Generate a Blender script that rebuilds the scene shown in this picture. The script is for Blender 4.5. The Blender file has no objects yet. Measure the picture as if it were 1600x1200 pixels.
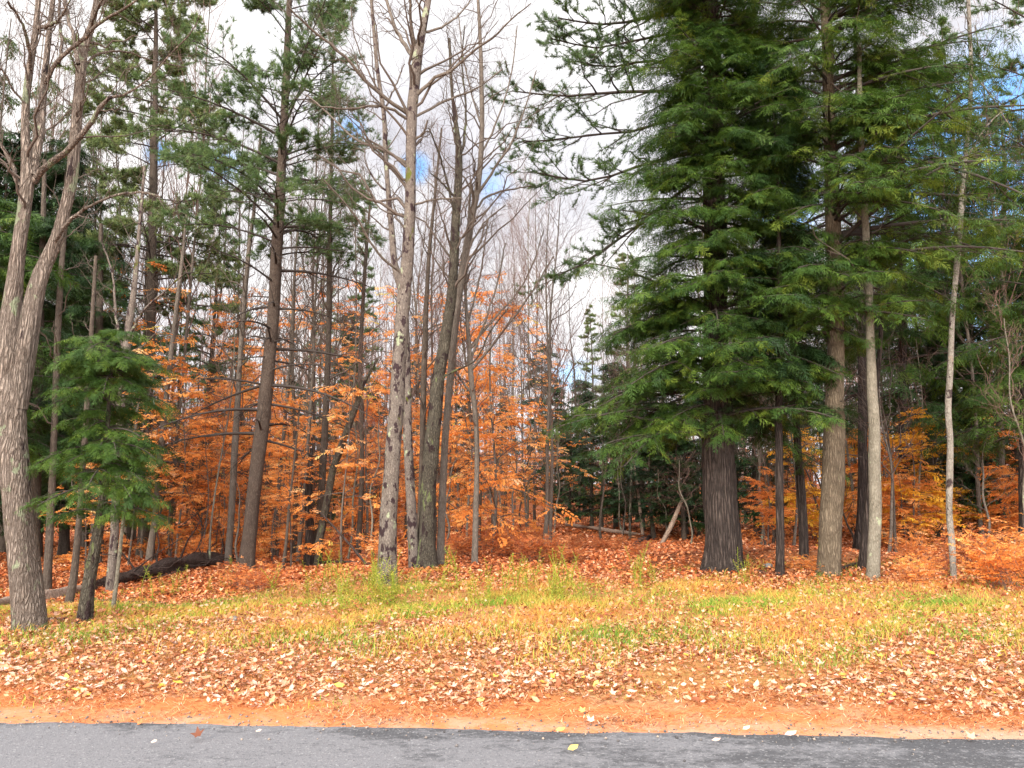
import bpy, math, random
import numpy as np
from math import radians as R
# ------------------------------------------------------------------ camera, world, sun, exposure
sc = bpy.context.scene
col = sc.collection
FPX, PITCH, CH = 1155.0, R(8.62), 1.6
cam_d = bpy.data.cameras.new('camera'); cam = bpy.data.objects.new('camera', cam_d); col.objects.link(cam)
cam_d.sensor_width = 36; cam_d.lens = 36 * FPX / 1600; cam_d.clip_end = 2000; cam_d.clip_start = .05
cam.location = (0, 0, CH); cam.rotation_euler = (R(90) + PITCH, 0, 0)
sc.camera = cam
sc.view_settings.view_transform = 'Standard'; sc.view_settings.look = 'None'
sc.view_settings.exposure = 1.0; sc.view_settings.gamma = 1
SUN_EL, SUN_AZ = R(25), R(208)          # azimuth from +Y (view direction), clockwise: behind the camera, to its left
sd = bpy.data.lights.new('sun', 'SUN'); sun = bpy.data.objects.new('sun', sd); col.objects.link(sun)
sd.energy = 2.6; sd.angle = R(16); sd.color = (1, .93, .82)
sv = (math.cos(SUN_EL) * math.sin(SUN_AZ), math.cos(SUN_EL) * math.cos(SUN_AZ), math.sin(SUN_EL))
import mathutils
sun.rotation_euler = mathutils.Vector(sv).to_track_quat('Z', 'Y').to_euler()
sc.cycles.max_bounces = 6; sc.cycles.diffuse_bounces = 3; sc.cycles.glossy_bounces = 2; sc.cycles.transmission_bounces = 3
sc.cycles.use_adaptive_sampling = True; sc.cycles.adaptive_threshold = .02
sc.cycles.sample_clamp_indirect = 6

def pdir(px, py):
    a, b = (px - 800) / FPX, (600 - py) / FPX
    return np.array([a, math.cos(PITCH) - b * math.sin(PITCH), math.sin(PITCH) + b * math.cos(PITCH)])

# ------------------------------------------------------------------ node helpers
class NT:
    def __init__(s, nt): s.nt = nt; s.N = nt.nodes; s.L = nt.links; s.N.clear()
    def n(s, typ, **kw):
        nd = s.N.new(typ)
        for k, v in kw.items():
            if k == 'inp':
                for i, x in v.items():
                    if isinstance(x, bpy.types.NodeSocket): s.L.new(x, nd.inputs[i])
                    else: nd.inputs[i].default_value = x
            else: setattr(nd, k, v)
        return nd
    def math(s, op, a, b=0.0, clamp=False):
        return s.n('ShaderNodeMath', operation=op, use_clamp=clamp, inp={0: a, 1: b}).outputs[0]
    def ramp(s, fac, stops, interp='LINEAR'):
        nd = s.n('ShaderNodeValToRGB', inp={0: fac}); cr = nd.color_ramp; cr.interpolation = interp
        while len(cr.elements) < len(stops): cr.elements.new(0.5)
        for e, (p, c) in zip(cr.elements, stops):
            e.position = p; e.color = (c[0], c[1], c[2], 1) if not isinstance(c, (int, float)) else (c, c, c, 1)
        return nd.outputs[0]
    def mix(s, fac, a, b, typ='MIX'):
        nd = s.n('ShaderNodeMix', data_type='RGBA', blend_type=typ)
        for i, x in ((0, fac), (6, a), (7, b)):
            if isinstance(x, bpy.types.NodeSocket): s.L.new(x, nd.inputs[i])
            else: nd.inputs[i].default_value = x if isinstance(x, (int, float)) else (x[0], x[1], x[2], 1)
        return nd.outputs[2]
    def noise(s, vec, scale, detail=3, rough=.55, dist=0.0):
        return s.n('ShaderNodeTexNoise', inp={'Vector': vec, 'Scale': scale, 'Detail': detail, 'Roughness': rough, 'Distortion': dist}).outputs[0]
    def mapping(s, vec, scale=(1, 1, 1), loc=(0, 0, 0)):
        return s.n('ShaderNodeMapping', inp={'Vector': vec, 'Scale': scale, 'Location': loc}).outputs[0]

# ------------------------------------------------------------------ world: sky texture under broken bright cloud
w = bpy.data.worlds.new('World'); sc.world = w; w.use_nodes = True
t = NT(w.node_tree)
out = t.n('ShaderNodeOutputWorld'); bg = t.n('ShaderNodeBackground', inp={1: .12})
sky = t.n('ShaderNodeTexSky', sky_type='NISHITA', sun_disc=False, sun_elevation=SUN_EL, sun_rotation=SUN_AZ, altitude=300)
tc = t.n('ShaderNodeTexCoord').outputs['Generated']
sep = t.n('ShaderNodeSeparateXYZ', inp={0: tc})
zz = t.math('ADD', t.math('MAXIMUM', sep.outputs[2], 0.0), .28)
pl = t.n('ShaderNodeCombineXYZ', inp={0: t.math('DIVIDE', sep.outputs[0], zz), 1: t.math('DIVIDE', sep.outputs[1], zz), 2: 0.0}).outputs[0]
n1 = t.noise(pl, 2.6, 6, .6, .3); n2 = t.noise(t.mapping(pl, loc=(4.1, 2.3, 0)), 1.6, 5, .55, .2)
hole = t.math('MULTIPLY', t.math('SUBTRACT', n1, .5), 3.0)
hs = None
for px, py, wd, st in ((1580, 300, .15, 1.45), (650, 262, .024, 1.0), (545, 205, .026, .75), (345, 258, .03, .75), (1225, 325, .05, .9), (15, 320, .04, .6), (770, 290, .04, .6), (250, 240, .02, .9), (885, 580, .05, .5)):
    d = pdir(px, py); d = d / np.linalg.norm(d)
    dn = t.n('ShaderNodeVectorMath', operation='DISTANCE', inp={0: tc, 1: tuple(d)}).outputs['Value']
    f = t.math('MULTIPLY', t.math('SUBTRACT', 1.0, t.math('DIVIDE', dn, wd * 1.5), True), st * 1.5)
    hs = f if hs is None else t.math('MAXIMUM', hs, f)
hf = t.math('SUBTRACT', t.math('ADD', hs, t.math('MULTIPLY', hole, .55)), .45, True)
hf = t.math('MULTIPLY', hf, 1.6, True)
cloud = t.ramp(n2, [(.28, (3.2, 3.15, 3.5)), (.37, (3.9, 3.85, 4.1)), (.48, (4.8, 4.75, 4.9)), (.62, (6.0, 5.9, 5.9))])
up = t.math('ADD', 1.0, t.math('MULTIPLY', t.math('MAXIMUM', t.math('SUBTRACT', sep.outputs[2], .58), 0.0), 5.0))  # cloud made brighter above the frame, added to light the ground
up = t.math('ADD', up, t.math('MULTIPLY', t.math('MULTIPLY', sep.outputs[1], -1.0, True), 4.0))  # unseen sky behind the camera brightened too, added front light for the trees
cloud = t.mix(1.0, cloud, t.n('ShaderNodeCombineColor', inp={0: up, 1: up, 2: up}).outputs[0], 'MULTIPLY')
blue = t.mix(1.0, sky.outputs[0], (1.1, 1.5, 1.75), 'MULTIPLY')
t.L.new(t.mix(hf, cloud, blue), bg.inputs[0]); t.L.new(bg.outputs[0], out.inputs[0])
w.cycles.sampling_method = 'MANUAL'; w.cycles.sample_map_resolution = 512

# ------------------------------------------------------------------ terrain and pixel -> world
def sm(a, b, x):
    t_ = np.clip((np.asarray(x, float) - a) / (b - a), 0, 1); return t_ * t_ * (3 - 2 * t_)
def wav(x, y, s, k=0):
    return (np.sin(x / s + 1.3 * k + .7 * np.sin(y / s * .8 + k)) + np.sin(y / s * 1.13 + 2.1 * k + .9 * np.sin(x / s * .7 + 2 * k)) + np.sin((x * .7 - y * .6) / s * 1.7 + k)) / 3
def road_edge(x):
    x = np.asarray(x, float); return 5.60 - .055 * (x + 4) + .035 * wav(x, x, .35, 2) + .022 * wav(x, x, .09, 5) + .012 * wav(x, x, .03, 8)
def height(x, y):
    x = np.asarray(x, float); y = np.asarray(y, float)
    h = .09 * sm(6.3, 9.5, y) + .035 * wav(x, y, .55, 1) * sm(6.5, 9, y) + .012 * wav(x, y, .17, 3) * sm(6, 7, y)
    h = h - .42 * sm(9.6, 13.5, y) * sm(-2.5, -5.8, x)
    h = h + .30 * np.exp(-((x - 6.4) ** 2 / 12 + (y - 17.2) ** 2 / 5))
    h = h + .16 * wav(x, y, 3.1, 4) * sm(18, 32, y) + .06 * wav(x, y, 1.1, 6) * sm(15, 22, y)
    h = h + .045 * np.maximum(y - 40, 0) * sm(0, -12, x) + .02 * np.maximum(y - 45, 0)
    h = h - .02 * sm(0, -.5, y - road_edge(x)) 
    return h
def P(px, py, Y):
    d = pdir(px, py); return np.array([0, 0, CH]) + d * (Y / d[1])
def G(px, py):
    d = pdir(px, py); s = 3.0
    while s < 200:
        p = np.array([0, 0, CH]) + d * s
        if p[2] <= float(height(p[0], p[1])): break
        s += .03
    return p
def ground_depth(px, py, Y):
    """how far a trunk foot seen at this pixel really stands; Y is kept where the foot is hidden"""
    yg = G(px, py)[1]; return yg if abs(yg - Y) < 4.5 else Y
def on(x, y, dz=0.0): return np.array([x, y, float(height(x, y)) + dz])

# ------------------------------------------------------------------ mesh collector
class MB:
    def __init__(s): s.V = []; s.A = []; s.F3 = []; s.F4 = []; s.n = 0
    def add(s, V, F, a=0.0):
        V = np.asarray(V, float).reshape(-1, 3); F = np.asarray(F, int)
        s.V.append(V); s.A.append(np.broadcast_to(np.asarray(a, float), (len(V),)).copy())
        if len(F): (s.F3 if F.shape[1] == 3 else s.F4).append(F + s.n)
        s.n += len(V); return s
    def tubes(s, P_, Rd, sides=3, a=None):
        P_ = np.asarray(P_, float); T, n = P_.shape[:2]
        if T == 0: return s
        tg = np.gradient(P_, axis=1); tg /= np.linalg.norm(tg, axis=2, keepdims=True) + 1e-9
        mt = tg.mean(1); ref = np.where(np.abs(mt[:, 2:3]) > .75, np.array([[1., 0, 0]]), np.array([[0, 0, 1.]]))[:, None, :]
        u = np.cross(tg, ref); u /= np.linalg.norm(u, axis=2, keepdims=True) + 1e-9
        v = np.cross(tg, u); th = np.arange(sides) * 2 * np.pi / sides
        ring = P_[:, :, None, :] + Rd[:, :, None, None] * (u[:, :, None, :] * np.cos(th)[None, None, :, None] + v[:, :, None, :] * np.sin(th)[None, None, :, None])
        i = np.arange(n - 1)[:, None]; j = np.arange(sides)[None, :]; j2 = (j + 1) % sides
        f = np.stack([i * sides + j, i * sides + j2, (i + 1) * sides + j2, (i + 1) * sides + j], -1).reshape(-1, 4)
        F = (f[None] + (np.arange(T) * n * sides)[:, None, None]).reshape(-1, 4)
        aa = np.zeros(T) if a is None else np.asarray(a)
        return s.add(ring.reshape(-1, 3), F, np.repeat(aa, n * sides))
    def inst(s, tv, tf, pos, X, Z, scale, a, ta=None):
        """copies of a template: X = its x axis, Z = roughly its z axis"""
        T = len(pos)
        if T == 0: return s
        X = X / (np.linalg.norm(X, axis=1, keepdims=True) + 1e-9)
        Yv = np.cross(Z, X); Yv /= np.linalg.norm(Yv, axis=1, keepdims=True) + 1e-9
        Zv = np.cross(X, Yv)
        sc_ = np.asarray(scale, float).reshape(-1, 1, 1) * np.ones((T, 1, 1))
        V = pos[:, None, :] + sc_ * (tv[None, :, 0:1] * X[:, None, :] + tv[None, :, 1:2] * Yv[:, None, :] + tv[None, :, 2:3] * Zv[:, None, :])
        F = (tf[None] + (np.arange(T) * len(tv))[:, None, None]).reshape(-1, tf.shape[1])
        A = np.repeat(np.broadcast_to(np.asarray(a, float), (T,)), len(tv))
        if ta is not None: A = A + np.tile(ta, T)
        return s.add(V.reshape(-1, 3), F, A)
    def mesh(s, name, mat, origin=(0, 0, 0), smooth=False):
        V = np.concatenate(s.V) - np.asarray(origin)[None]; A = np.concatenate(s.A)
        me = bpy.data.meshes.new(name); me.vertices.add(len(V)); me.vertices.foreach_set('co', V.astype(np.float32).ravel())
        f3 = np.concatenate(s.F3) if s.F3 else np.zeros((0, 3), int); f4 = np.concatenate(s.F4) if s.F4 else np.zeros((0, 4), int)
        li = np.concatenate([f3.ravel(), f4.ravel()]); me.loops.add(len(li)); me.loops.foreach_set('vertex_index', li.astype(np.int32))
        ls = np.concatenate([np.arange(len(f3)) * 3, len(f3) * 3 + np.arange(len(f4)) * 4]); me.polygons.add(len(ls))
        me.polygons.foreach_set('loop_start', ls.astype(np.int32))
        if smooth: me.polygons.foreach_set('use_smooth', np.ones(len(ls), bool))
        at = me.attributes.new('rnd', 'FLOAT', 'POINT'); at.data.foreach_set('value', A.astype(np.float32))
        me.materials.append(mat); me.update(calc_edges=True)
        return me
    def build(s, name, mat, parent=None, origin=(0, 0, 0), smooth=False):
        if s.n == 0: return None
        o = bpy.data.objects.new(name, s.mesh(name, mat, origin, smooth)); col.objects.link(o)
        if parent: o.parent = parent
        else: o.location = origin
        return o

def tag(o, label=None, cat=None, group=None, kind=None):
    if label: o['label'] = label
    if cat: o['category'] = cat
    if group: o['group'] = group
    if kind: o['kind'] = kind
    return o
def empty(name, loc, label, cat, group=None):
    o = bpy.data.objects.new(name, None); col.objects.link(o); o.location = tuple(loc); o.empty_display_size = .2
    return tag(o, label, cat, group)
def copy_tree(o, loc, rz, s, label, group):
    c = o.copy(); col.objects.link(c); c.location = tuple(loc); c.rotation_euler = (0, 0, rz); c.scale = s if isinstance(s, tuple) else (s, s, s)
    for ch in o.children:
        d = ch.copy(); col.objects.link(d); d.parent = c
    return tag(c, label, None, group)

def catmull(pts, n):
    pts = np.asarray(pts, float); m = len(pts)
    if m == 2: return pts[0] + (pts[1] - pts[0]) * np.linspace(0, 1, n)[:, None]
    ext = np.vstack([2 * pts[0] - pts[1], pts, 2 * pts[-1] - pts[-2]])
    seg = np.linalg.norm(np.diff(pts[:, :2], axis=0), axis=1); cum = np.concatenate([[0], np.cumsum(seg)]); cum /= cum[-1]
    out = []
    for u in np.linspace(0, 1, n):
        i = min(np.searchsorted(cum, u, side='right') - 1, m - 2); f = (u - cum[i]) / max(cum[i + 1] - cum[i], 1e-9)
        p0, p1, p2, p3 = ext[i:i + 4]
        out.append(.5 * (2 * p1 + (p2 - p0) * f + (2 * p0 - 5 * p1 + 4 * p2 - p3) * f * f + (3 * p1 - p0 - 3 * p2 + p3) * f ** 3))
    return np.array(out)
def pixpath(pts, Y, n=40, Y2=None):
    """pts: (px, py, width px) -> world path and radii; the depth runs from Y to Y2"""
    c = catmull(pts, n); Ys = np.linspace(Y, Y2 if Y2 is not None else Y, n)
    p = np.array([P(a[0], a[1], y) for a, y in zip(c, Ys)])
    r = np.maximum(c[:, 2], .6) / 2 / FPX * (p[:, 1] * math.cos(PITCH) + (p[:, 2] - CH) * math.sin(PITCH)) / np.sqrt(1 + (p[:, 0] / p[:, 1]) ** 2)
    return p, r
def stem(mb, p, r, sides=22, flare=.0, seed=0, lump=.05):
    n = len(p); rg = np.random.RandomState(seed); tg = np.gradient(p, axis=0); tg /= np.linalg.norm(tg, axis=1, keepdims=True)
    ref = np.array([0, 1., 0]) if abs(tg[n // 2, 1]) < .8 else np.array([1., 0, 0])
    u = np.cross(tg, ref); u /= np.linalg.norm(u, axis=1, keepdims=True); v = np.cross(tg, u)
    th = np.arange(sides) * 2 * np.pi / sides; ph = rg.rand(8) * 6.28
    hgt = np.concatenate([[0], np.cumsum(np.linalg.norm(np.diff(p, axis=0), axis=1))])[:, None]
    rr = r[:, None] * (1 + lump * np.sin(2 * th[None] + ph[0] + hgt * 1.3) + lump * .8 * np.sin(3 * th[None] + ph[1] - hgt * 2.1) + lump * .6 * np.sin(hgt * 5 + ph[2] + th[None]))
    rr = rr * (1 + lump * .5 * (rg.rand(n, sides) - .5))
    fl = np.exp(-hgt / (.35 + r[0] * .6)) * flare
    lob = .5 + .5 * np.cos(5 * th[None] + ph[3] + .6 * np.sin(2 * th[None] + ph[4])); rr = rr * (1 + fl * (.35 + .9 * lob ** 2))
    V = p[:, None] + rr[..., None] * (u[:, None] * np.cos(th)[None, :, None] + v[:, None] * np.sin(th)[None, :, None])
    i = np.arange(n - 1)[:, None]; j = np.arange(sides)[None]; j2 = (j + 1) % sides
    F = np.stack([i * sides + j, i * sides + j2, (i + 1) * sides + j2, (i + 1) * sides + j], -1).reshape(-1, 4)
    mb.add(V.reshape(-1, 3), F, 0.0)

def kids(Pp, Rp, k, rng, t0=.2, t1=1., ang=50, aj=12, ratio=.4, fall=.4, lj=.35, up=.1, wob=.06, n=5, rr=.55, rmin=.0015, mode='round', Labs=None):
    """k children on every path of Pp"""
    T, m = Pp.shape[:2]
    idx = np.repeat(np.arange(T), k); tt = t0 + (t1 - t0) * (np.tile(np.arange(k), T) + rng.rand(T * k)) / k
    f = tt * (m - 1); i = np.minimum(f.astype(int), m - 2); g = (f - i)[:, None]
    a, b = Pp[idx, i], Pp[idx, i + 1]; pos = a + (b - a) * g; tan = b - a; tan /= np.linalg.norm(tan, axis=1, keepdims=True) + 1e-9
    pr = Rp[idx, i] + (Rp[idx, i + 1] - Rp[idx, i]) * g[:, 0]
    plen = np.linalg.norm(np.diff(Pp, axis=1), axis=2).sum(1)[idx]
    az = rng.rand(T * k) * 2 * np.pi if mode == 'round' else None
    ref = np.where(np.abs(tan[:, 2:3]) > .9, np.array([[1., 0, 0]]), np.array([[0, 0, 1.]]))
    u = np.cross(tan, ref); u /= np.linalg.norm(u, axis=1, keepdims=True) + 1e-9; v = np.cross(tan, u)
    if mode == 'round': perp = u * np.cos(az)[:, None] + v * np.sin(az)[:, None]
    else:
        sg = np.where(np.tile(np.arange(k), T) % 2 == 0, 1., -1.)[:, None]; perp = u * sg + v * (rng.rand(T * k, 1) - .5) * .5
    an = np.radians(ang + aj * rng.randn(T * k))[:, None]
    d = np.cos(an) * tan + np.sin(an) * perp; d /= np.linalg.norm(d, axis=1, keepdims=True)
    L = (plen * ratio if Labs is None else Labs) * (1 - fall * (tt - t0) / max(t1 - t0, 1e-6)) * (1 + lj * (rng.rand(T * k) * 2 - 1))
    s = np.linspace(0, 1, n)[None, :, None]
    Q = pos[:, None] + L[:, None, None] * (d[:, None] * s + np.array([0, 0, up]) * s * s + (rng.randn(T * k, 1, 3) * wob) * s * s)
    if n > 3: Q[:, 1:] += L[:, None, None] * rng.randn(T * k, n - 1, 3) * wob * .35
    r0 = np.maximum(np.minimum(pr * rr, L * .022), rmin)
    Rr = r0[:, None] * (1 - .8 * np.linspace(0, 1, n)[None]); Rr = np.maximum(Rr, rmin * .6)
    return Q, Rr, tt
def at(Pp, t_):
    m = Pp.shape[1]; f = t_ * (m - 1); i = np.minimum(f.astype(int), m - 2); g = (f - i)[:, None]; ii = np.arange(len(Pp))
    a, b = Pp[ii, i], Pp[ii, i + 1]; return a + (b - a) * g, b - a

# ------------------------------------------------------------------ leaf templates
def kites(specs):
    V, F = [], []
    for (bx, by, bz, dx, dy, dz, w_) in specs:
        L = math.sqrt(dx * dx + dy * dy + dz * dz); nx, ny = -dy / L * w_, dx / L * w_; k = len(V)
        V += [(bx, by, bz), (bx + dx * .45 + nx, by + dy * .45 + ny, bz + dz * .3), (bx + dx, by + dy, bz + dz), (bx + dx * .45 - nx, by + dy * .45 - ny, bz + dz * .3)]
        F.append((k, k + 1, k + 2, k + 3))
    return np.array(V, float), np.array(F, int)
def frond(seed, pairs=13, w_=.017, droop=.22):
    r = random.Random(seed); S = []
    z = lambda x: -droop * x * x
    for i in range(pairs):
        x = .06 + .9 * i / pairs
        for sg in (1, -1):
            if r.random() < .2: continue
            L = (.42 * (1 - x) ** .8 + .1) * r.uniform(.5, 1.35) * min(1, .45 + x * 3); a = R(r.uniform(32, 70))
            dx, dy = math.cos(a) * L, sg * math.sin(a) * L; dz = -.35 * L * r.uniform(-.2, 2.2)
            S.append((x, 0, z(x), dx, dy, dz, w_ * r.uniform(.8, 1.2)))
            for q in (.35, .65):
                bx, by = x + dx * q, dy * q; l2 = L * .38 * (1.2 - q); b = a * sg + r.choice((-1, 1)) * R(45)
                S.append((bx, by, z(x) + dz * q, math.cos(b) * l2, math.sin(b) * l2, -.1 * l2, w_ * .75))
    S.append((.9, 0, z(.9), .16, 0, -.08, w_)); S.append((0, 0, 0, 1.0, 0, -droop, .012))
    return kites(S)
FROND = [frond(i, droop=.12 + .1 * i) for i in range(5)]; FROND_FAR = [frond(i, 6, .05) for i in range(3)]
def tuft(seed, n=18, w_=.045):
    r = random.Random(seed); V, F = [], []
    for i in range(n):
        a, e = r.uniform(0, 6.28), r.uniform(.1, 1.15); c = np.array([math.cos(e), math.sin(e) * math.cos(a), math.sin(e) * math.sin(a)]) * r.uniform(.7, 1.1)
        b = np.array([r.uniform(-.5, .2), 0, 0]); q = np.cross(c, [r.uniform(-1, 1), r.uniform(-1, 1), 1]); q = q / np.linalg.norm(q) * w_; k = len(V)
        V += [b - q, b + q, b + c]; F.append((k, k + 1, k + 2))
    return np.array(V, float), np.array(F, int)
TUFT = [tuft(i) for i in range(3)]; TUFT_FAR = [tuft(i, 9, .07) for i in range(3)]
def spray(seed, n=12, w_=.075):
    r = random.Random(seed); V, F = [], []
    for i in range(n):
        x = .05 + .95 * i / n; sg = 1 if i % 2 else -1; a = R(r.uniform(30, 75)) * sg; L = r.uniform(.16, .26)
        d = np.array([math.cos(a), math.sin(a), -r.uniform(.0, .7)]); d /= np.linalg.norm(d)
        nrm = np.cross(d, [r.uniform(-.35, .35), r.uniform(-.35, .35), 1]); nrm /= np.linalg.norm(nrm)
        b = np.array([x, 0, 0]) + d * .03; k = len(V); lift = np.array([0, 0, r.uniform(.01, .05)])
        V += [b, b + d * L * .45 + nrm * w_ + lift, b + d * L, b + d * L * .45 - nrm * w_ + lift]; F.append((k, k + 1, k + 2)); F.append((k, k + 2, k + 3))
    return np.array(V, float), np.array(F, int)
SPRAY = [spray(i) for i in range(4)]; SPRAY_FAR = [spray(i + 9, 7, .12) for i in range(3)]

# ------------------------------------------------------------------ materials
def newmat(name):
    m = bpy.data.materials.new(name); m.use_nodes = True; return m, NT(m.node_tree)
def leafmat(name, stops, trans=.3, rough=.6, spec=.3, big=.25):
    m, t = newmat(name); o = t.n('ShaderNodeOutputMaterial'); r = t.n('ShaderNodeAttribute', attribute_name='rnd').outputs['Fac']
    obr = t.n('ShaderNodeObjectInfo').outputs['Random']
    f = t.math('ADD', r, t.math('MULTIPLY', t.math('SUBTRACT', obr, .5), big))
    c = t.ramp(f, stops)
    b = t.n('ShaderNodeBsdfPrincipled', inp={'Base Color': c, 'Roughness': rough, 'Specular IOR Level': spec})
    tr = t.n('ShaderNodeBsdfTranslucent', inp={0: c})
    mx = t.n('ShaderNodeMixShader', inp={0: trans}); t.L.new(b.outputs[0], mx.inputs[1]); t.L.new(tr.outputs[0], mx.inputs[2]); t.L.new(mx.outputs[0], o.inputs[0])
    return m
M = {}
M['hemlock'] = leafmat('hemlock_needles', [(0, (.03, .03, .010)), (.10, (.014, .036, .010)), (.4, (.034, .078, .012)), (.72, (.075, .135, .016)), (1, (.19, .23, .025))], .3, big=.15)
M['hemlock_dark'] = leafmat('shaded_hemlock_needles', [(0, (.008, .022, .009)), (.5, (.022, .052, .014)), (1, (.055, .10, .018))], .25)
M['pine'] = leafmat('pine_needles', [(0, (.040, .075, .026)), (.5, (.095, .155, .050)), (1, (.18, .25, .08))], .4)
M['pine_pale'] = leafmat('pale_pine_needles', [(0, (.06, .09, .035)), (.5, (.13, .18, .06)), (1, (.24, .27, .09))], .3)
M['pine_soft'] = leafmat('soft_green_needles', [(0, (.05, .09, .03)), (.5, (.10, .15, .05)), (1, (.18, .22, .08))], .45)
M['beech'] = leafmat('beech_leaves', [(0, (.34, .10, .025)), (.25, (.66, .21, .04)), (.5, (.86, .33, .075)), (.75, (.88, .43, .13)), (.92, (.84, .52, .28)), (1, (.66, .52, .10))], .5, big=.3)
M['beech_gold'] = leafmat('golden_leaves', [(0, (.45, .16, .015)), (.4, (.72, .33, .02)), (1, (.85, .55, .05))], .4)
M['redbrush'] = leafmat('red_brush_leaves', [(0, (.16, .03, .012)), (.4, (.46, .11, .024)), (.75, (.66, .25, .07)), (1, (.76, .42, .2))], .3, big=.2)
M['litter'] = leafmat('leaf_litter', [(0, (.07, .025, .014)), (.2, (.22, .065, .025)), (.4, (.46, .16, .055)), (.6, (.52, .24, .12)), (.8, (.56, .33, .22)), (.93, (.58, .42, .34)), (.96, (.62, .42, .05)), (1, (.30, .03, .03))], .12, rough=.55, big=0)
M['floorleaf'] = leafmat('forest_floor_leaves', [(0, (.13, .03, .012)), (.25, (.32, .075, .02)), (.55, (.55, .15, .04)), (.85, (.66, .26, .10)), (1, (.74, .44, .27))], .12, rough=.55, big=0)
M['grass'] = leafmat('grass_blades', [(0, (.12, .23, .02)), (.25, (.29, .35, .04)), (.5, (.50, .43, .065)), (.75, (.60, .38, .09)), (1, (.54, .23, .06))], .3, big=0)
M['weed'] = leafmat('weed_leaves', [(0, (.22, .29, .03)), (.5, (.44, .42, .045)), (1, (.64, .46, .08))], .35)
def solid(name, a, b, sc_=30):
    m, t = newmat(name); o = t.n('ShaderNodeOutputMaterial'); tc = t.n('ShaderNodeTexCoord').outputs['Object']
    bs = t.n('ShaderNodeBsdfPrincipled', inp={'Base Color': t.mix(t.noise(tc, sc_, 3), a, b), 'Roughness': .85, 'Specular IOR Level': .2}); t.L.new(bs.outputs[0], o.inputs[0]); return m
M['twig'] = solid('bare_twigs', (.05, .037, .028), (.13, .10, .08))
M['twig_dark'] = solid('dark_twigs', (.025, .02, .018), (.07, .055, .045))
M['twig_red'] = solid('reddish_twigs', (.11, .06, .045), (.19, .125, .10))
def bark(name, dark, mid, light, vs=26, stretch=.14, bump=.6, patches=(), furrow=.6):
    """patches: (colour, noise scale, threshold, vertical stretch, seed)"""
    m, t = newmat(name); o = t.n('ShaderNodeOutputMaterial'); tc = t.n('ShaderNodeTexCoord').outputs['Object']
    wn = t.n('ShaderNodeTexNoise', inp={'Vector': tc, 'Scale': 3.0, 'Detail': 3}).outputs['Color']
    wv = t.n('ShaderNodeVectorMath', operation='MULTIPLY_ADD', inp={0: wn, 1: (.06, .06, .12), 2: tc}).outputs[0]
    sv_ = t.mapping(wv, (1, 1, stretch))
    nz = t.n('ShaderNodeTexNoise', inp={'Vector': t.mapping(wv, (1, 1, stretch * 1.5)), 'Scale': vs * .5, 'Detail': 4}).outputs['Color']; sv_ = t.n('ShaderNodeVectorMath', operation='MULTIPLY_ADD', inp={0: nz, 1: (.07, .07, .10), 2: sv_}).outputs[0]
    vo = t.n('ShaderNodeTexVoronoi', feature='DISTANCE_TO_EDGE', inp={'Vector': sv_, 'Scale': vs}).outputs[0]
    nf = t.noise(t.mapping(wv, (1, 1, stretch * 1.6)), vs * 1.9, 6, .7)
    ng = t.noise(wv, 5, 5, .65)
    fur = t.ramp(vo, [(0, 0), (.32, 1)])
    c = t.ramp(nf, [(.28, dark), (.5, mid), (.72, light)])
    c = t.mix(t.ramp(ng, [(.35, 0), (.7, .55)]), c, light)
    c = t.mix(t.math('MULTIPLY', t.math('SUBTRACT', 1.0, fur), furrow), c, dark)
    for i, (pc, ps, th, st, sdv) in enumerate(patches):
        q = t.noise(t.mapping(wv, (1, 1, st), (sdv, sdv * .7, sdv * 1.3)), ps, 5, .6)
        msk = t.ramp(q, [(th, 0), (th + .035, 1)]); pcn = t.mix(nf, tuple(x * .6 for x in pc), pc)
        c = t.mix(t.math('MULTIPLY', msk, .92), c, pcn)
    hgt = t.math('ADD', t.math('MULTIPLY', fur, .8), nf)
    bp = t.n('ShaderNodeBump', inp={'Strength': bump, 'Distance': .03, 'Height': hgt})
    bs = t.n('ShaderNodeBsdfPrincipled', inp={'Base Color': c, 'Roughness': .9, 'Specular IOR Level': .15, 'Normal': bp.outputs[0]}); t.L.new(bs.outputs[0], o.inputs[0]); return m
LICH = (.32, .35, .22); MOSS = (.10, .11, .015); DK = (.035, .02, .02)
M['maple'] = bark('maple_bark', (.05, .035, .026), (.24, .185, .145), (.44, .365, .30), 32, .09, 1.2, ((LICH, 4.5, .60, .6, 3), (MOSS, 3, .66, .5, 9), (DK, 5, .64, .3, 5)), .75)
M['spotted'] = bark('spotted_bark', (.04, .03, .025), (.125, .10, .08), (.26, .22, .185), 34, .3, .5, (((.03, .015, .018), 8, .54, .55, 2), (MOSS, 3.2, .64, .5, 7), (LICH, 5, .62, .6, 4)), .5)
M['mossy'] = bark('mossy_bark', (.02, .016, .012), (.07, .058, .042), (.17, .15, .11), 28, .3, .9, (((.17, .20, .08), 3.5, .60, .4, 2), (DK, 6, .56, .5, 8), (LICH, 7, .68, .6, 4)), .6)
M['darkbark'] = bark('dark_furrowed_bark', (.012, .009, .008), (.045, .033, .028), (.11, .085, .07), 17, .09, 1.2, (), .8)
M['hembark'] = bark('hemlock_bark', (.035, .025, .016), (.12, .09, .06), (.24, .19, .13), 26, .14, .8, (((.20, .21, .10), 3, .62, .4, 2),), .6)
M['pinebark'] = bark('pine_bark', (.03, .02, .015), (.088, .064, .05), (.17, .13, .10), 34, .25, .8, (), .6)
M['paleb'] = bark('pale_grey_bark', (.06, .052, .038), (.14, .122, .09), (.27, .24, .185), 24, .3, .45, ((DK, 5, .66, .6, 2), (LICH, 5, .62, .6, 4)), .3)
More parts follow.
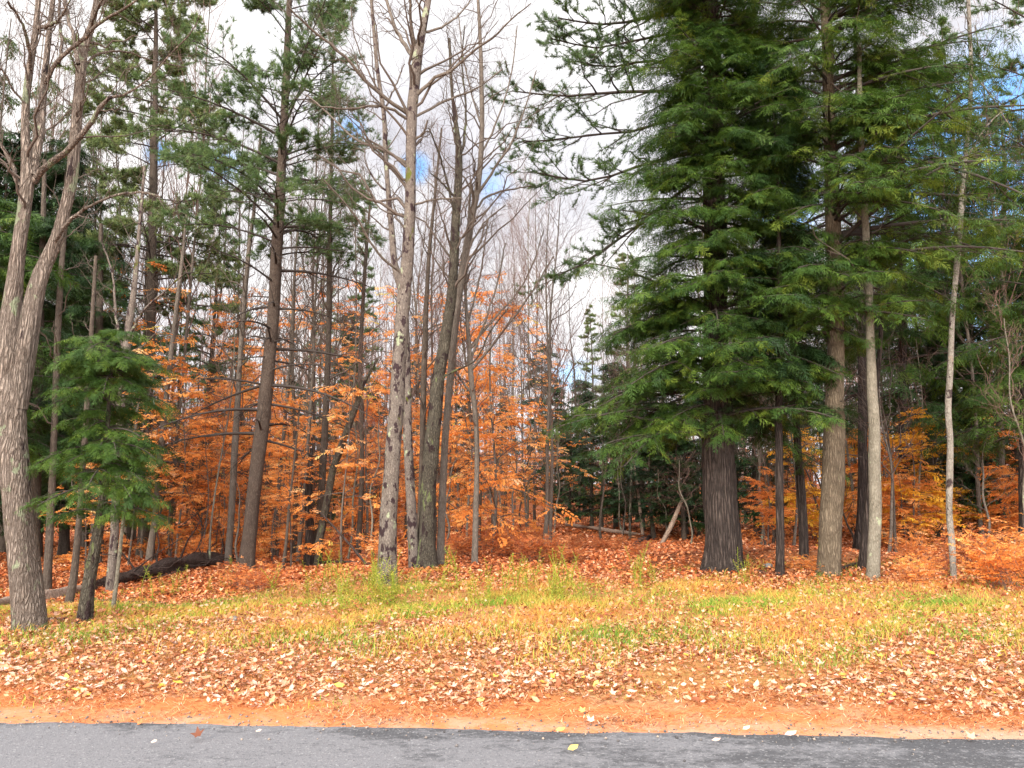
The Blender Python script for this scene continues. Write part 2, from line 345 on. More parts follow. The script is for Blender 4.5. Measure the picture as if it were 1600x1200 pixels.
M['whiteb'] = bark('mottled_white_bark', (.05, .042, .034), (.155, .135, .108), (.31, .28, .24), 20, .5, .4, ((DK, 5, .60, .8, 1), ((.25, .20, .15), 4, .60, .6, 6)), .2)
M['greybark'] = bark('grey_bark', (.04, .032, .025), (.115, .092, .073), (.22, .185, .15), 26, .2, .5, (), .4)
M['brownbark'] = bark('brown_bark', (.022, .017, .014), (.065, .05, .038), (.135, .105, .08), 26, .2, .5, (), .4)
M['rot'] = bark('rotten_log_wood', (.012, .008, .007), (.05, .032, .025), (.17, .12, .10), 22, .6, 1., ((MOSS, 4, .68, 1, 3),), .6)
M['deadwood'] = bark('weathered_deadwood', (.08, .055, .04), (.26, .18, .13), (.45, .35, .28), 22, .3, .6, (), .4)

# ground material
m, t = newmat('ground_cover'); M['ground'] = m; o_ = t.n('ShaderNodeOutputMaterial'); tc = t.n('ShaderNodeTexCoord').outputs['Object']
sp = t.n('ShaderNodeSeparateXYZ', inp={0: tc}); X_, Y_ = sp.outputs[0], sp.outputs[1]
nb = t.noise(tc, .9, 5, .6); nm = t.noise(tc, 5, 5, .65); nf = t.noise(tc, 60, 4, .7)
ns = t.noise(t.mapping(tc, (10, 60, 10)), 2.2, 5, .7, .4)
yy = t.math('ADD', t.math('ADD', Y_, t.math('MULTIPLY', X_, .055)), t.math('MULTIPLY', t.math('SUBTRACT', nb, .5), 1.6))
needles = t.ramp(ns, [(.25, (.26, .075, .025)), (.5, (.50, .165, .055)), (.75, (.56, .27, .12))])
sand = t.mix(nf, (.30, .17, .11), (.56, .38, .27))
y2 = t.math('ADD', t.math('ADD', Y_, t.math('MULTIPLY', X_, .055)), t.math('MULTIPLY', t.math('SUBTRACT', nm, .5), .35))
sf = t.math('MULTIPLY', t.ramp(t.math('SUBTRACT', y2, 5.3), [(.0, 1), (.25, .8), (.5, 0)]), t.ramp(t.math('ADD', t.noise(tc, 3.3, 6, .75), t.math('MULTIPLY', X_, .012)), [(.44, .1), (.60, .85)]))
needles = t.mix(t.math('MULTIPLY', t.ramp(nb, [(.52, 0), (.62, 1)]), .55), needles, sand)
near = t.mix(sf, needles, sand)
turf = t.mix(nm, (.09, .07, .02), (.30, .25, .07)); turf = t.mix(t.ramp(nf, [(.35, 0), (.6, 1)]), turf, (.42, .17, .06))
vo = t.n('ShaderNodeTexVoronoi', inp={'Vector': t.mapping(tc, (1, 1, 1)), 'Scale': 11.0, 'Randomness': 1.0})
vc = t.n('ShaderNodeSeparateColor', inp={0: vo.outputs['Color']}).outputs[0]
flr = t.ramp(vc, [(0, (.10, .028, .012)), (.35, (.27, .07, .022)), (.7, (.46, .14, .045)), (1, (.58, .27, .13))])
flr = t.mix(t.ramp(vo.outputs['Distance'], [(.25, 0), (.7, .8)]), flr, (.06, .02, .01))
mp = t.noise(t.mapping(tc, loc=(3, 7, 0)), .35, 4)
c = t.mix(t.ramp(t.math('MULTIPLY', t.math('SUBTRACT', yy, 6.05), .5), [(0, 0), (.35, 1)]), near, turf)
c = t.mix(t.ramp(t.math('MULTIPLY', t.math('SUBTRACT', yy, 11.8), .25), [(0, 0), (.7, 1)]), c, flr)
rd = t.n('ShaderNodeVectorMath', operation='DISTANCE', inp={0: t.mapping(tc, (.55, 1, 0)), 1: (3.4, 16.3, 0)}).outputs['Value']
c = t.mix(t.ramp(t.math('ADD', rd, t.math('MULTIPLY', t.math('SUBTRACT', nb, .5), 2)), [(.0, .95), (.95, 0)]), c, t.mix(ns, (.22, .07, .025), (.46, .17, .06)))
bp = t.n('ShaderNodeBump', inp={'Strength': .5, 'Distance': .02, 'Height': t.math('ADD', nf, ns)})
bs = t.n('ShaderNodeBsdfPrincipled', inp={'Base Color': c, 'Roughness': .95, 'Specular IOR Level': .1, 'Normal': bp.outputs[0]}); t.L.new(bs.outputs[0], o_.inputs[0])
# asphalt
m, t = newmat('worn_asphalt'); M['road'] = m; o_ = t.n('ShaderNodeOutputMaterial'); tc = t.n('ShaderNodeTexCoord').outputs['Object']
sp = t.n('ShaderNodeSeparateXYZ', inp={0: tc})
nb = t.noise(t.mapping(tc, (.6, 1.4, 1)), 1.6, 6, .65, .3); nf = t.noise(tc, 130, 3, .75); nm = t.noise(t.mapping(tc, (1, 1.6, 1)), 14, 6, .75)
worn = t.math('ADD', t.math('ADD', t.math('MULTIPLY', nm, .55), t.math('MULTIPLY', nb, .75)), t.math('MULTIPLY', sp.outputs[0], -.028))
edge = t.math('SUBTRACT', 5.35, t.math('ADD', sp.outputs[1], t.math('MULTIPLY', sp.outputs[0], .055)))
worn = t.math('SUBTRACT', worn, t.ramp(edge, [(0, .12), (.28, 0)]))
k = t.ramp(worn, [(.53, 0), (.66, 1)])
base = t.mix(k, t.mix(nf, (.035, .035, .037), (.10, .098, .102)), t.mix(nf, (.085, .083, .087), (.235, .228, .232)))
vo = t.n('ShaderNodeTexVoronoi', inp={'Vector': tc, 'Scale': 90.0})
vc = t.n('ShaderNodeSeparateColor', inp={0: vo.outputs['Color']}).outputs[0]
base = t.mix(t.ramp(vc, [(.0, .55), (.12, 0)]), base, (.035, .035, .04)); base = t.mix(t.ramp(vc, [(.9, 0), (1, .5)]), base, (.34, .33, .32))
bp = t.n('ShaderNodeBump', inp={'Strength': .5, 'Distance': .006, 'Height': t.math('ADD', nf, vo.outputs['Distance'])})
bs = t.n('ShaderNodeBsdfPrincipled', inp={'Base Color': base, 'Roughness': .85, 'Specular IOR Level': .3, 'Normal': bp.outputs[0]}); t.L.new(bs.outputs[0], o_.inputs[0])

# ------------------------------------------------------------------ ground and road
xs = np.concatenate([-np.geomspace(400, 14, 26)[:-1], np.arange(-14, 14, .11), np.geomspace(14, 400, 26)])
ys = np.concatenate([-np.geomspace(300, 8, 20)[:-1], np.arange(-8, 4.8, .6), np.arange(4.8, 24, .09), np.arange(24, 60, .45), np.geomspace(60, 600, 30)])
gx, gy = np.meshgrid(xs, ys); gz = height(gx, gy)
V = np.stack([gx, gy, gz], -1).reshape(-1, 3); nx, ny = len(xs), len(ys)
i, j = np.meshgrid(np.arange(ny - 1), np.arange(nx - 1), indexing='ij'); q = i * nx + j
g = MB().add(V, np.stack([q, q + 1, q + nx + 1, q + nx], -1).reshape(-1, 4)).build('ground', M['ground'], smooth=True)
tag(g, 'forest floor and orange leaf strewn verge beside the road', 'ground', kind='structure')
xr = np.concatenate([-np.geomspace(300, 10, 20)[:-1], np.arange(-10, 10, .03), np.geomspace(10, 300, 20)])
e = np.where(np.abs(xr) < 11, road_edge(np.clip(xr, -11, 11)) , 5.60 - .055 * (xr + 4))
rows = [np.stack([xr, e + .05, np.full_like(xr, -.05)], -1), np.stack([xr, e, np.full_like(xr, .006)], -1), np.stack([xr, e - .05, np.full_like(xr, .02)], -1), np.stack([xr, e - 4, np.full_like(xr, .03)], -1), np.stack([xr, e - 8.2, np.full_like(xr, .004)], -1)]
V = np.concatenate(rows); n_ = len(xr); i, j = np.meshgrid(np.arange(4), np.arange(n_ - 1), indexing='ij'); q = i * n_ + j
g = MB().add(V, np.stack([q, q + n_, q + n_ + 1, q + 1], -1).reshape(-1, 4)).build('road', M['road'], smooth=True)
tag(g, 'grey worn asphalt road crossing the foreground', 'road', kind='structure')

# ------------------------------------------------------------------ litter, grass
def leaf_shape(kind):
    if kind == 0:      # lobed maple
        rs = [.25, .62, .42, .95, .5, 1.05, .5, .95, .42, .62]; V = [(0, 0, .0)]
        for k_, r_ in enumerate(rs):
            a_ = 2 * math.pi * k_ / 10 - math.pi / 2; V.append((r_ * math.cos(a_) * .5, r_ * math.sin(a_) * .5, .22 * r_ * r_))
        F = [(0, k_ + 1, (k_ + 1) % 10 + 1) for k_ in range(10)]
    elif kind == 1:    # oval curled
        V = [(-.5, 0, .12), (-.1, .28, .14), (.35, .17, .12), (.55, 0, .25), (.35, -.17, .1), (-.1, -.28, .16), (0, 0, 0)]
        F = [(6, 0, 1), (6, 1, 2), (6, 2, 3), (6, 3, 4), (6, 4, 5), (6, 5, 0)]
    else:
        V = [(-.5, 0, 0), (0, .3, .16), (.5, 0, .05), (0, -.3, .1)]; F = [(0, 2, 1), (0, 3, 2)]
    return np.array(V, float), np.array(F, int)
def scatter(mb, N, rng, ylo, yhi, dens, size, kinds, tilt=.35, lift=.01, arange=(0, 1), xpad=2.0, slope=.74):
    y = ylo + (yhi - ylo) * rng.rand(N * 3); x = (rng.rand(N * 3) * 2 - 1) * (yhi * slope + xpad)
    k_ = (np.abs(x) < y * slope + xpad) & (rng.rand(N * 3) < dens(x, y)); x, y = x[k_][:N], y[k_][:N]; n = len(x)
    p = np.stack([x, y, height(x, y) + lift * (.3 + rng.rand(n))], -1)
    a = rng.rand(n) * 6.28; Xv = np.stack([np.cos(a), np.sin(a), rng.randn(n) * tilt], -1); Z = np.stack([rng.randn(n) * tilt, rng.randn(n) * tilt, np.ones(n)], -1)
    s = size * (.6 + .8 * rng.rand(n)); c_ = arange[0] + (arange[1] - arange[0]) * rng.rand(n)
    for q, kd in enumerate(kinds):
        m_ = np.arange(n) % len(kinds) == q; tv, tf = leaf_shape(kd); mb.inst(tv, tf, p[m_], Xv[m_], Z[m_], s[m_], c_[m_])
rng = np.random.RandomState(11)
def yr(x, y): return y + .055 * x
def d_near(x, y):
    v = yr(x, y) + .35 * wav(x, y, .8, 3) + .25 * wav(x, y, .28, 7)
    bare = sm(.1, .45, wav(x, y * 1.8, .75, 9) ) * sm(8.1, 7.2, yr(x, y)) * sm(-2.5, -.5, x)
    return (.012 + 1.0 * sm(6.0, 6.5, v)) * (1 - .72 * bare) * (1 - .65 * sm(8.2, 10, v))
mb = MB(); scatter(mb, 30000, rng, 5.7, 9.4, d_near, .043, (0, 1, 2, 1, 2), lift=.02, arange=(.15, .93), tilt=.4); scatter(mb, 9000, rng, 5.7, 9.4, d_near, .066, (0, 0, 1), lift=.03, arange=(.2, 1.0), tilt=.35)
scatter(mb, 18000, rng, 8.0, 14.5, lambda x, y: .55 + .45 * wav(x, y, .6, 4), .052, (0, 1, 2), lift=.07, arange=(.1, .78), tilt=.6)
tag(mb.build('fallen_leaves', M['litter']), 'tan and pink fallen leaves lying over the grass verge', 'leaves', kind='stuff')
mb = MB(); scatter(mb, 70000, rng, 11.5, 26, lambda x, y: sm(11.3, 14, yr(x, y) + .6 * wav(x, y, .7, 2)) * (1 - .75 * np.exp(-((x - 6.4) ** 2 / 10 + (y - 16.5) ** 2 / 3))), .085, (0, 1, 2, 2), lift=.03, tilt=.5, xpad=3)
scatter(mb, 70000, rng, 25, 62, lambda x, y: 1 + 0 * x, .15, (2,), lift=.04, tilt=.5, xpad=3)
tag(mb.build('forest_floor_leaves', M['floorleaf']), 'rust orange leaf litter covering the ground under the trees', 'leaves', kind='stuff')
# grit along the asphalt edge
r_ = np.random.RandomState(4); n = 2200; x = r_.uniform(-7, 7, n); y = road_edge(x) + .10 + .16 * r_.randn(n) * np.where(r_.rand(n) < .3, 1.8, 1); sz = .004 + .010 * r_.rand(n) ** 3
z = np.where(y < road_edge(x) - .03, .021, height(x, y)) + sz * .4; ov = np.array([(1, 0, 0), (0, 1, 0), (-1, 0, 0), (0, -1, 0), (0, 0, .8), (0, 0, -.8)], float); of = np.array([(0, 1, 4), (1, 2, 4), (2, 3, 4), (3, 0, 4), (1, 0, 5), (2, 1, 5), (3, 2, 5), (0, 3, 5)])
a = r_.rand(n) * 6.28; mb = MB(); mb.inst(ov, of, np.stack([x, y, z], -1), np.stack([np.cos(a), np.sin(a), r_.randn(n) * .3], -1), np.stack([r_.randn(n) * .3, r_.randn(n) * .3, np.ones(n)], -1), sz, r_.rand(n))
M['grit'] = leafmat('grit', [(0, (.05, .045, .045)), (.5, (.14, .12, .11)), (1, (.32, .25, .19))], 0, big=0)
tag(mb.build('gravel', M['grit']), 'loose grit and crumbs of tar along the ragged road edge', 'gravel', kind='stuff')
# brown orange pine needles
def needle_bits(N, ylo, yhi, dens, seed, ln=.06, wd=.0020):
    r_ = np.random.RandomState(seed); y = ylo + (yhi - ylo) * r_.rand(N * 3); x = (r_.rand(N * 3) * 2 - 1) * (yhi * .74 + 2)
    k_ = (np.abs(x) < y * .74 + 2) & (r_.rand(N * 3) < dens(x, y)); x, y = x[k_][:N], y[k_][:N]; n = len(x)
    a = r_.randn(n) * .9; L = ln * (.4 + .8 * r_.rand(n)); dx, dy = np.cos(a) * L / 2, np.sin(a) * L / 2; ux, uy = -np.sin(a) * wd, np.cos(a) * wd
    z0 = np.maximum(height(x, y), .028 * (y < road_edge(x) - .02)) + .004 + .012 * r_.rand(n); dz = r_.randn(n) * .008
    V = np.stack([np.stack([x - dx - ux, y - dy - uy, z0 - dz], -1), np.stack([x + dx - ux, y + dy - uy, z0 + dz], -1), np.stack([x + dx + ux, y + dy + uy, z0 + dz], -1), np.stack([x - dx + ux, y - dy + uy, z0 - dz], -1)], 1)
    b0 = mb.n; mb.add(V.reshape(-1, 3), np.zeros((0, 3), int), np.repeat(r_.rand(n), 4)); mb.F4.append(np.arange(4)[None] + (np.arange(n) * 4)[:, None] + b0)
M['needles'] = leafmat('fallen_pine_needles', [(0, (.10, .03, .014)), (.3, (.34, .10, .03)), (.65, (.56, .21, .07)), (.9, (.66, .36, .17)), (1, (.70, .50, .34))], .1, big=0)
mb = MB(); needle_bits(80000, 5.3, 8.4, lambda x, y: sm(5.35, 5.75, yr(x, y) + .35 * wav(x, y, .35, 3)) * (.35 + .65 * sm(-.4, .3, wav(x, y * 2.2, .5, 6))), 8)
needle_bits(26000, 14, 19.5, lambda x, y: np.exp(-((x - 6.6) ** 2 / 9 + (y - 16.0) ** 2 / 2.5)), 9, .14, .005)
tag(mb.build('fallen_needles', M['needles']), 'orange brown pine needles strewn along the road edge and under the evergreens', 'needles', kind='stuff')
# grass
def grass_blades(N, ylo, yhi, dens, hh, wd, seed, a0, a1):
    r_ = np.random.RandomState(seed); y = ylo + (yhi - ylo) * r_.rand(N * 3); x = (r_.rand(N * 3) * 2 - 1) * (yhi * .74 + 2)
    k_ = (np.abs(x) < y * .74 + 2) & (r_.rand(N * 3) < dens(x, y)); x, y = x[k_][:N], y[k_][:N]; n = len(x)
    cl = .5 + .5 * wav(x, y, .33, 5); h = hh * (.45 + .8 * r_.rand(n)) * (.6 + .7 * cl)
    a = r_.rand(n) * 6.28; bend = h * (.25 + .9 * r_.rand(n)); dx, dy = np.cos(a) * bend, np.sin(a) * bend
    b = r_.rand(n) * 3.14; ux, uy = np.cos(b) * wd, np.sin(b) * wd; z = height(x, y) - .005
    V = np.stack([np.stack([x - ux, y - uy, z], -1), np.stack([x + ux, y + uy, z], -1), np.stack([x + dx * .35 + ux * .8, y + dy * .35 + uy * .8, z + h * .6], -1), np.stack([x + dx * .35 - ux * .8, y + dy * .35 - uy * .8, z + h * .6], -1), np.stack([x + dx, y + dy, z + h * .92], -1)], 1)
    o5 = (np.arange(n) * 5)[:, None]
    gr = np.clip(a0 + (a1 - a0) * (.5 - .62 * wav(x, y, .55, 8) - .3 * wav(x, y, .2, 2) + .42 * r_.randn(n)), 0, 1)
    mb.add(V.reshape(-1, 3), np.zeros((0, 3), int), np.repeat(gr, 5)); base = mb.n - n * 5
    mb.F4.append(np.array([0, 1, 2, 3])[None] + o5 + base); mb.F3.append(np.array([3, 2, 4])[None] + o5 + base)
mb = MB()
def d_g(x, y):
    v = yr(x, y) + .5 * wav(x, y, 1.1, 6); return sm(6.9, 9.3, v) * (1 - .9 * sm(11.3, 14.6, v)) * (.12 + .88 * sm(-.35, .3, wav(x, y, .42, 5) + .3 * wav(x, y, .15, 1)))
grass_blades(120000, 6.8, 15.5, d_g, .115, .0035, 3, .0, 1.0)
grass_blades(1800, 5.9, 7.6, lambda x, y: sm(.62, .8, wav(x, y, .42, 8)), .05, .003, 5, 0, .5)
tag(mb.build('grass', M['grass']), 'yellow green and straw coloured verge grass', 'grass', kind='stuff')
# single leaves lying on the asphalt
def lone_leaf(px, py, c_, s_, kd, label, lift=.02):
    p = G(px, py); tv, tf = leaf_shape(kd); r_ = np.random.RandomState(int(px)); mb = MB()
    zz_ = .028 if py > 1150 else float(height(p[0], p[1])) + .01
    mb.inst(tv, tf, np.array([[0, 0, 0.]]), np.array([[1, .4 * r_.randn(), .25]]), np.array([[.3 * r_.randn(), -.5, 1.]]), s_, c_)
    o = mb.build('fallen_leaf', M['litter']); o.location = (p[0], p[1], zz_ + lift); tag(o, label, 'leaf')
lone_leaf(308, 1171, .08, .10, 0, 'large rust coloured leaf standing curled on the light asphalt', .035)
lone_leaf(218, 1139, .40, .07, 0, 'small orange brown leaf at the road edge, left of the large rust leaf')
lone_leaf(240, 1177, .9, .05, 1, 'small pale leaf on the asphalt just left of the large rust leaf')
lone_leaf(404, 1159, .93, .06, 1, 'pale cream leaf on the asphalt right of the large rust leaf')
lone_leaf(924, 1135, .9, .09, 0, 'pale pinkish leaf on the sandy strip at the middle of the road edge')
lone_leaf(1236, 1163, .93, .08, 1, 'whitish leaf on the dark asphalt beyond the middle of the road')
lone_leaf(1166, 1148, .9, .06, 1, 'pale leaf right at the asphalt edge, behind the whitish leaf')
lone_leaf(1520, 1167, .75, .09, 0, 'brown leaf with pale edge on the dark asphalt at the far right')
lone_leaf(876, 1150, .955, .07, 1, 'yellow leaf on the asphalt near the road edge')
lone_leaf(895, 1190, .955, .07, 1, 'thin yellow leaf on the asphalt, nearest to the viewer')
lone_leaf(910, 1118, .955, .07, 0, 'bright yellow leaf on the orange needles beside the road')
lone_leaf(1120, 1174, .9, .06, 1, 'dull pale leaf low on the dark asphalt, left of the whitish leaf')

# ------------------------------------------------------------------ tree builders
def limb_arrays(paths, n=12):
    """list of (p, r) -> stacked arrays resampled to n points"""
    A, B = [], []
    for p, r in paths:
        k_ = np.linspace(0, len(p) - 1, n); i_ = np.minimum(k_.astype(int), len(p) - 2); f_ = (k_ - i_)[:, None]
        A.append(p[i_] * (1 - f_) + p[i_ + 1] * f_); B.append(r[i_] * (1 - f_[:, 0]) + r[i_ + 1] * f_[:, 0])
    return np.array(A), np.array(B)
def foliage(mb, tem, Pp, rng, per, size, t0=.15, t1=1., lo=0., hi=1., flat=True, droop=0., jit=.15, clump=None):
    """put `per` templates on each path"""
    T = len(Pp)
    if T == 0: return
    idx = np.repeat(np.arange(T), per); tt = t0 + (t1 - t0) * ((np.tile(np.arange(per), T) + rng.rand(T * per)) / per)
    pos, tan = at(Pp[idx], np.clip(tt, 0, 1)); tan = tan / (np.linalg.norm(tan, axis=1, keepdims=True) + 1e-9)
    N = T * per
    side = np.cross(tan, np.array([0, 0, 1.])); side /= np.linalg.norm(side, axis=1, keepdims=True) + 1e-9
    sg = np.where(np.arange(N) % 2 == 0, 1., -1.)[:, None]
    if flat:
        a = np.radians(25 + 35 * rng.rand(N))[:, None]; X = np.cos(a) * tan + np.sin(a) * side * sg; X[:, 2] = X[:, 2] * .5 - droop * rng.rand(N)
        Z = np.stack([rng.randn(N) * jit, rng.randn(N) * jit, np.ones(N)], -1)
    else:
        X = tan + rng.randn(N, 3) * .45; X[:, 2] += .35; Z = rng.randn(N, 3)
    s = size * (.45 + .95 * rng.rand(N)); cl = rng.rand(T)[idx]; a_ = lo + (hi - lo) * np.clip(.55 * cl + .45 * rng.rand(N), 0, 1)
    for q, (tv, tf) in enumerate(tem):
        m_ = (np.arange(N) * 7 // 3) % len(tem) == q; mb.inst(tv, tf, pos[m_], X[m_], Z[m_], s[m_], a_[m_])

def finish(name, base, label, cat, group, trunk, tmat, limbs=None, twigs=None, wmat=None, crown=None, cmat=None, crownname='crown', lmat=None):
    e_ = empty(name, base, label, cat, group)
    if trunk: trunk.build('trunk', tmat, e_, base, True)
    for L_ in (limbs or []): L_.build('limb', lmat or tmat, e_, base, True)
    if twigs: twigs.build('twigs', wmat or M['twig'], e_, base)
    if crown: crown.build(crownname, cmat, e_, base)
    return e_

def conifer_boughs(base, H, zlo, Rad, n, rng, droop=.18, rise=.15, npt=8, top=.12, rj=.16, side=None, shape=.75, trunkpath=None):
    """boughs of a spruce like crown between zlo and H above base"""
    t_ = np.sort(rng.rand(n)) ; z = zlo + (H - zlo) * t_; az = np.arange(n) * 2.399 + rng.rand(n) * 2.4
    if side is not None: az = side[0] + side[1] * (rng.rand(n) * 2 - 1)
    L = Rad * ((1 - t_) ** shape * (1 - top) + top) * (.45 + .7 * rng.rand(n))
    s = np.linspace(0, 1, npt)[None, :, None]; d = np.stack([np.cos(az), np.sin(az), rise + rj * rng.randn(n)], -1)[:, None]; droop = droop * (.5 + 1.2 * rng.rand(n, 1, 1))
    if trunkpath is not None:
        c_ = np.array([np.interp(base[2] + z, trunkpath[:, 2], trunkpath[:, k_]) for k_ in (0, 1)]).T
        st = np.concatenate([c_, (base[2] + z)[:, None]], 1)[:, None]
    else: st = (np.array(base)[None] + np.stack([z * 0, z * 0, z], -1))[:, None]
    Q = st + L[:, None, None] * (d * s + np.array([0, 0, 1.]) * (-droop - rise * .5) * s ** 2.2) + L[:, None, None] * rng.randn(n, 1, 3) * .05 * s * s
    Rr = (L * .016)[:, None] * (1 - .85 * np.linspace(0, 1, npt))[None] + .003
    return Q, Rr
def hemlock(name, px, py_base, pts, Y, label, zlo, Rad, n, seed, Htop, mat='hemlock', tmat='hembark', lo=0, hi=1, group=None, per=6, size=.5, flare=.5, subs=7, dense=4, far=False, shape=.6, extra=None, droop=.16, dead=10, sides=()):
    Y = ground_depth(pts[0][0], pts[0][1], Y); rng = np.random.RandomState(seed); p, r = pixpath(pts, Y); tr = MB(); base = p[0].copy(); base[2] = float(height(base[0], base[1])) - .06; p[0] = base
    # extend upward beyond the frame
    if p[-1][2] < Htop:
        k_ = 10; ext = p[-1] + np.linspace(0, 1, k_ + 1)[1:, None] * np.array([0, 0, Htop - p[-1][2]]); p = np.vstack([p, ext]); r = np.concatenate([r, r[-1] * np.linspace(1, .15, k_ + 1)[1:]])
    stem(tr, p, r, 26, flare, seed)
    Q, Rr = conifer_boughs(base, Htop - base[2], zlo, Rad, n, rng, droop, trunkpath=p, shape=shape)
    for (az0, azw, za, zb, L_, n_) in sides:
        q_, r_ = conifer_boughs(base, zb, za, L_, n_, rng, droop, trunkpath=p, shape=.1, side=(az0, azw)); Q = np.concatenate([Q, q_]); Rr = np.concatenate([Rr, r_])
    S, SR, _ = kids(Q, Rr, subs, rng, .22, 1., 48, 8, .34, .45, up=-.12, n=5, mode='flat', wob=.05)
    tw = MB(); tw.tubes(Q, Rr, 5).tubes(S, SR, 3)
    if dead:
        D, DR = conifer_boughs(base, zlo + .6, zlo * .45, Rad * .35, dead, rng, .1, trunkpath=p); D2, D2R, _ = kids(D, DR, 5, rng, .3, 1, 45, 10, .4, n=4); tw.tubes(D, DR, 3).tubes(D2, D2R, 3)
    cr = MB(); F_ = FROND_FAR if far else FROND
    foliage(cr, F_, S, rng, dense, size, .1, 1., lo, hi, droop=.6, jit=.4); foliage(cr, F_, Q, rng, per, size, .4, 1., lo, hi, droop=.5, jit=.4)
    return finish(name, base, label, 'tree', group, tr, M[tmat], None, tw, M['twig_dark'], cr, M[mat])

def pine(px, pts, Y, label, zlo, Htop, Rad, n, seed, mat='pine', tmat='pinebark', size=.13, lo=0, hi=1, subs=7, per=5, dead=0, deadz=(3, 9), rise=.3, extra=None, flare=.35, far=False, group=None, droop=.05):
    Y = ground_depth(pts[0][0], pts[0][1], Y); rng = np.random.RandomState(seed); p, r = pixpath(pts, Y); tr = MB(); base = p[0].copy(); base[2] = float(height(base[0], base[1])) - .06; p[0] = base
    if p[-1][2] < Htop + base[2]:
        dlt = (p[-1] - p[-6]); dlt /= dlt[2]; up_ = Htop + base[2] - p[-1][2]; k_ = 10; s_ = np.linspace(0, 1, k_ + 1)[1:, None]
        p = np.vstack([p, p[-1] + dlt[None] * s_ * up_]); r = np.concatenate([r, r[-1] * np.linspace(1, .15, k_ + 1)[1:]])
    stem(tr, p, r, 22, flare, seed, .04)
    Q, Rr = conifer_boughs(base, Htop, zlo, Rad, n, rng, droop, rise, trunkpath=p, shape=.5, top=.2)
    if extra is not None: Q = np.concatenate([Q, extra[0]]); Rr = np.concatenate([Rr, extra[1]])
    S, SR, _ = kids(Q, Rr, subs, rng, .3, 1., 45, 10, .34, .5, up=.12, n=5, mode='flat', wob=.07)
    S2, SR2, _ = kids(S, SR, 5, rng, .25, 1., 42, 10, .42, .4, up=.15, n=4, wob=.07)
    tw = MB(); Rr = Rr * .7; tw.tubes(Q, Rr, 5).tubes(S, SR, 3).tubes(S2, SR2, 3)
    if dead:
        D, DR = conifer_boughs(base, deadz[1], deadz[0], Rad * .7, dead, rng, .12, .1, trunkpath=p, shape=.05)
        D2, D2R, _ = kids(D, DR, 6, rng, .3, 1, 45, 12, .35, n=4); D3, D3R, _ = kids(D2, D2R, 3, rng, .2, 1, 45, 12, .4, n=4); tw.tubes(D, DR, 4).tubes(D2, D2R, 3).tubes(D3, D3R, 3)
    cr = MB(); F_ = TUFT_FAR if far else TUFT
    foliage(cr, F_, S, rng, per, size, .35, 1., lo, hi, flat=False); foliage(cr, F_, S2, rng, per, size, .2, 1., lo, hi, flat=False); foliage(cr, F_, Q, rng, per, size, .7, 1., lo, hi, flat=False)
    return finish('pine_tree', base, label, 'tree', group, tr, M[tmat], None, tw, M['twig_dark'], cr, M[mat])

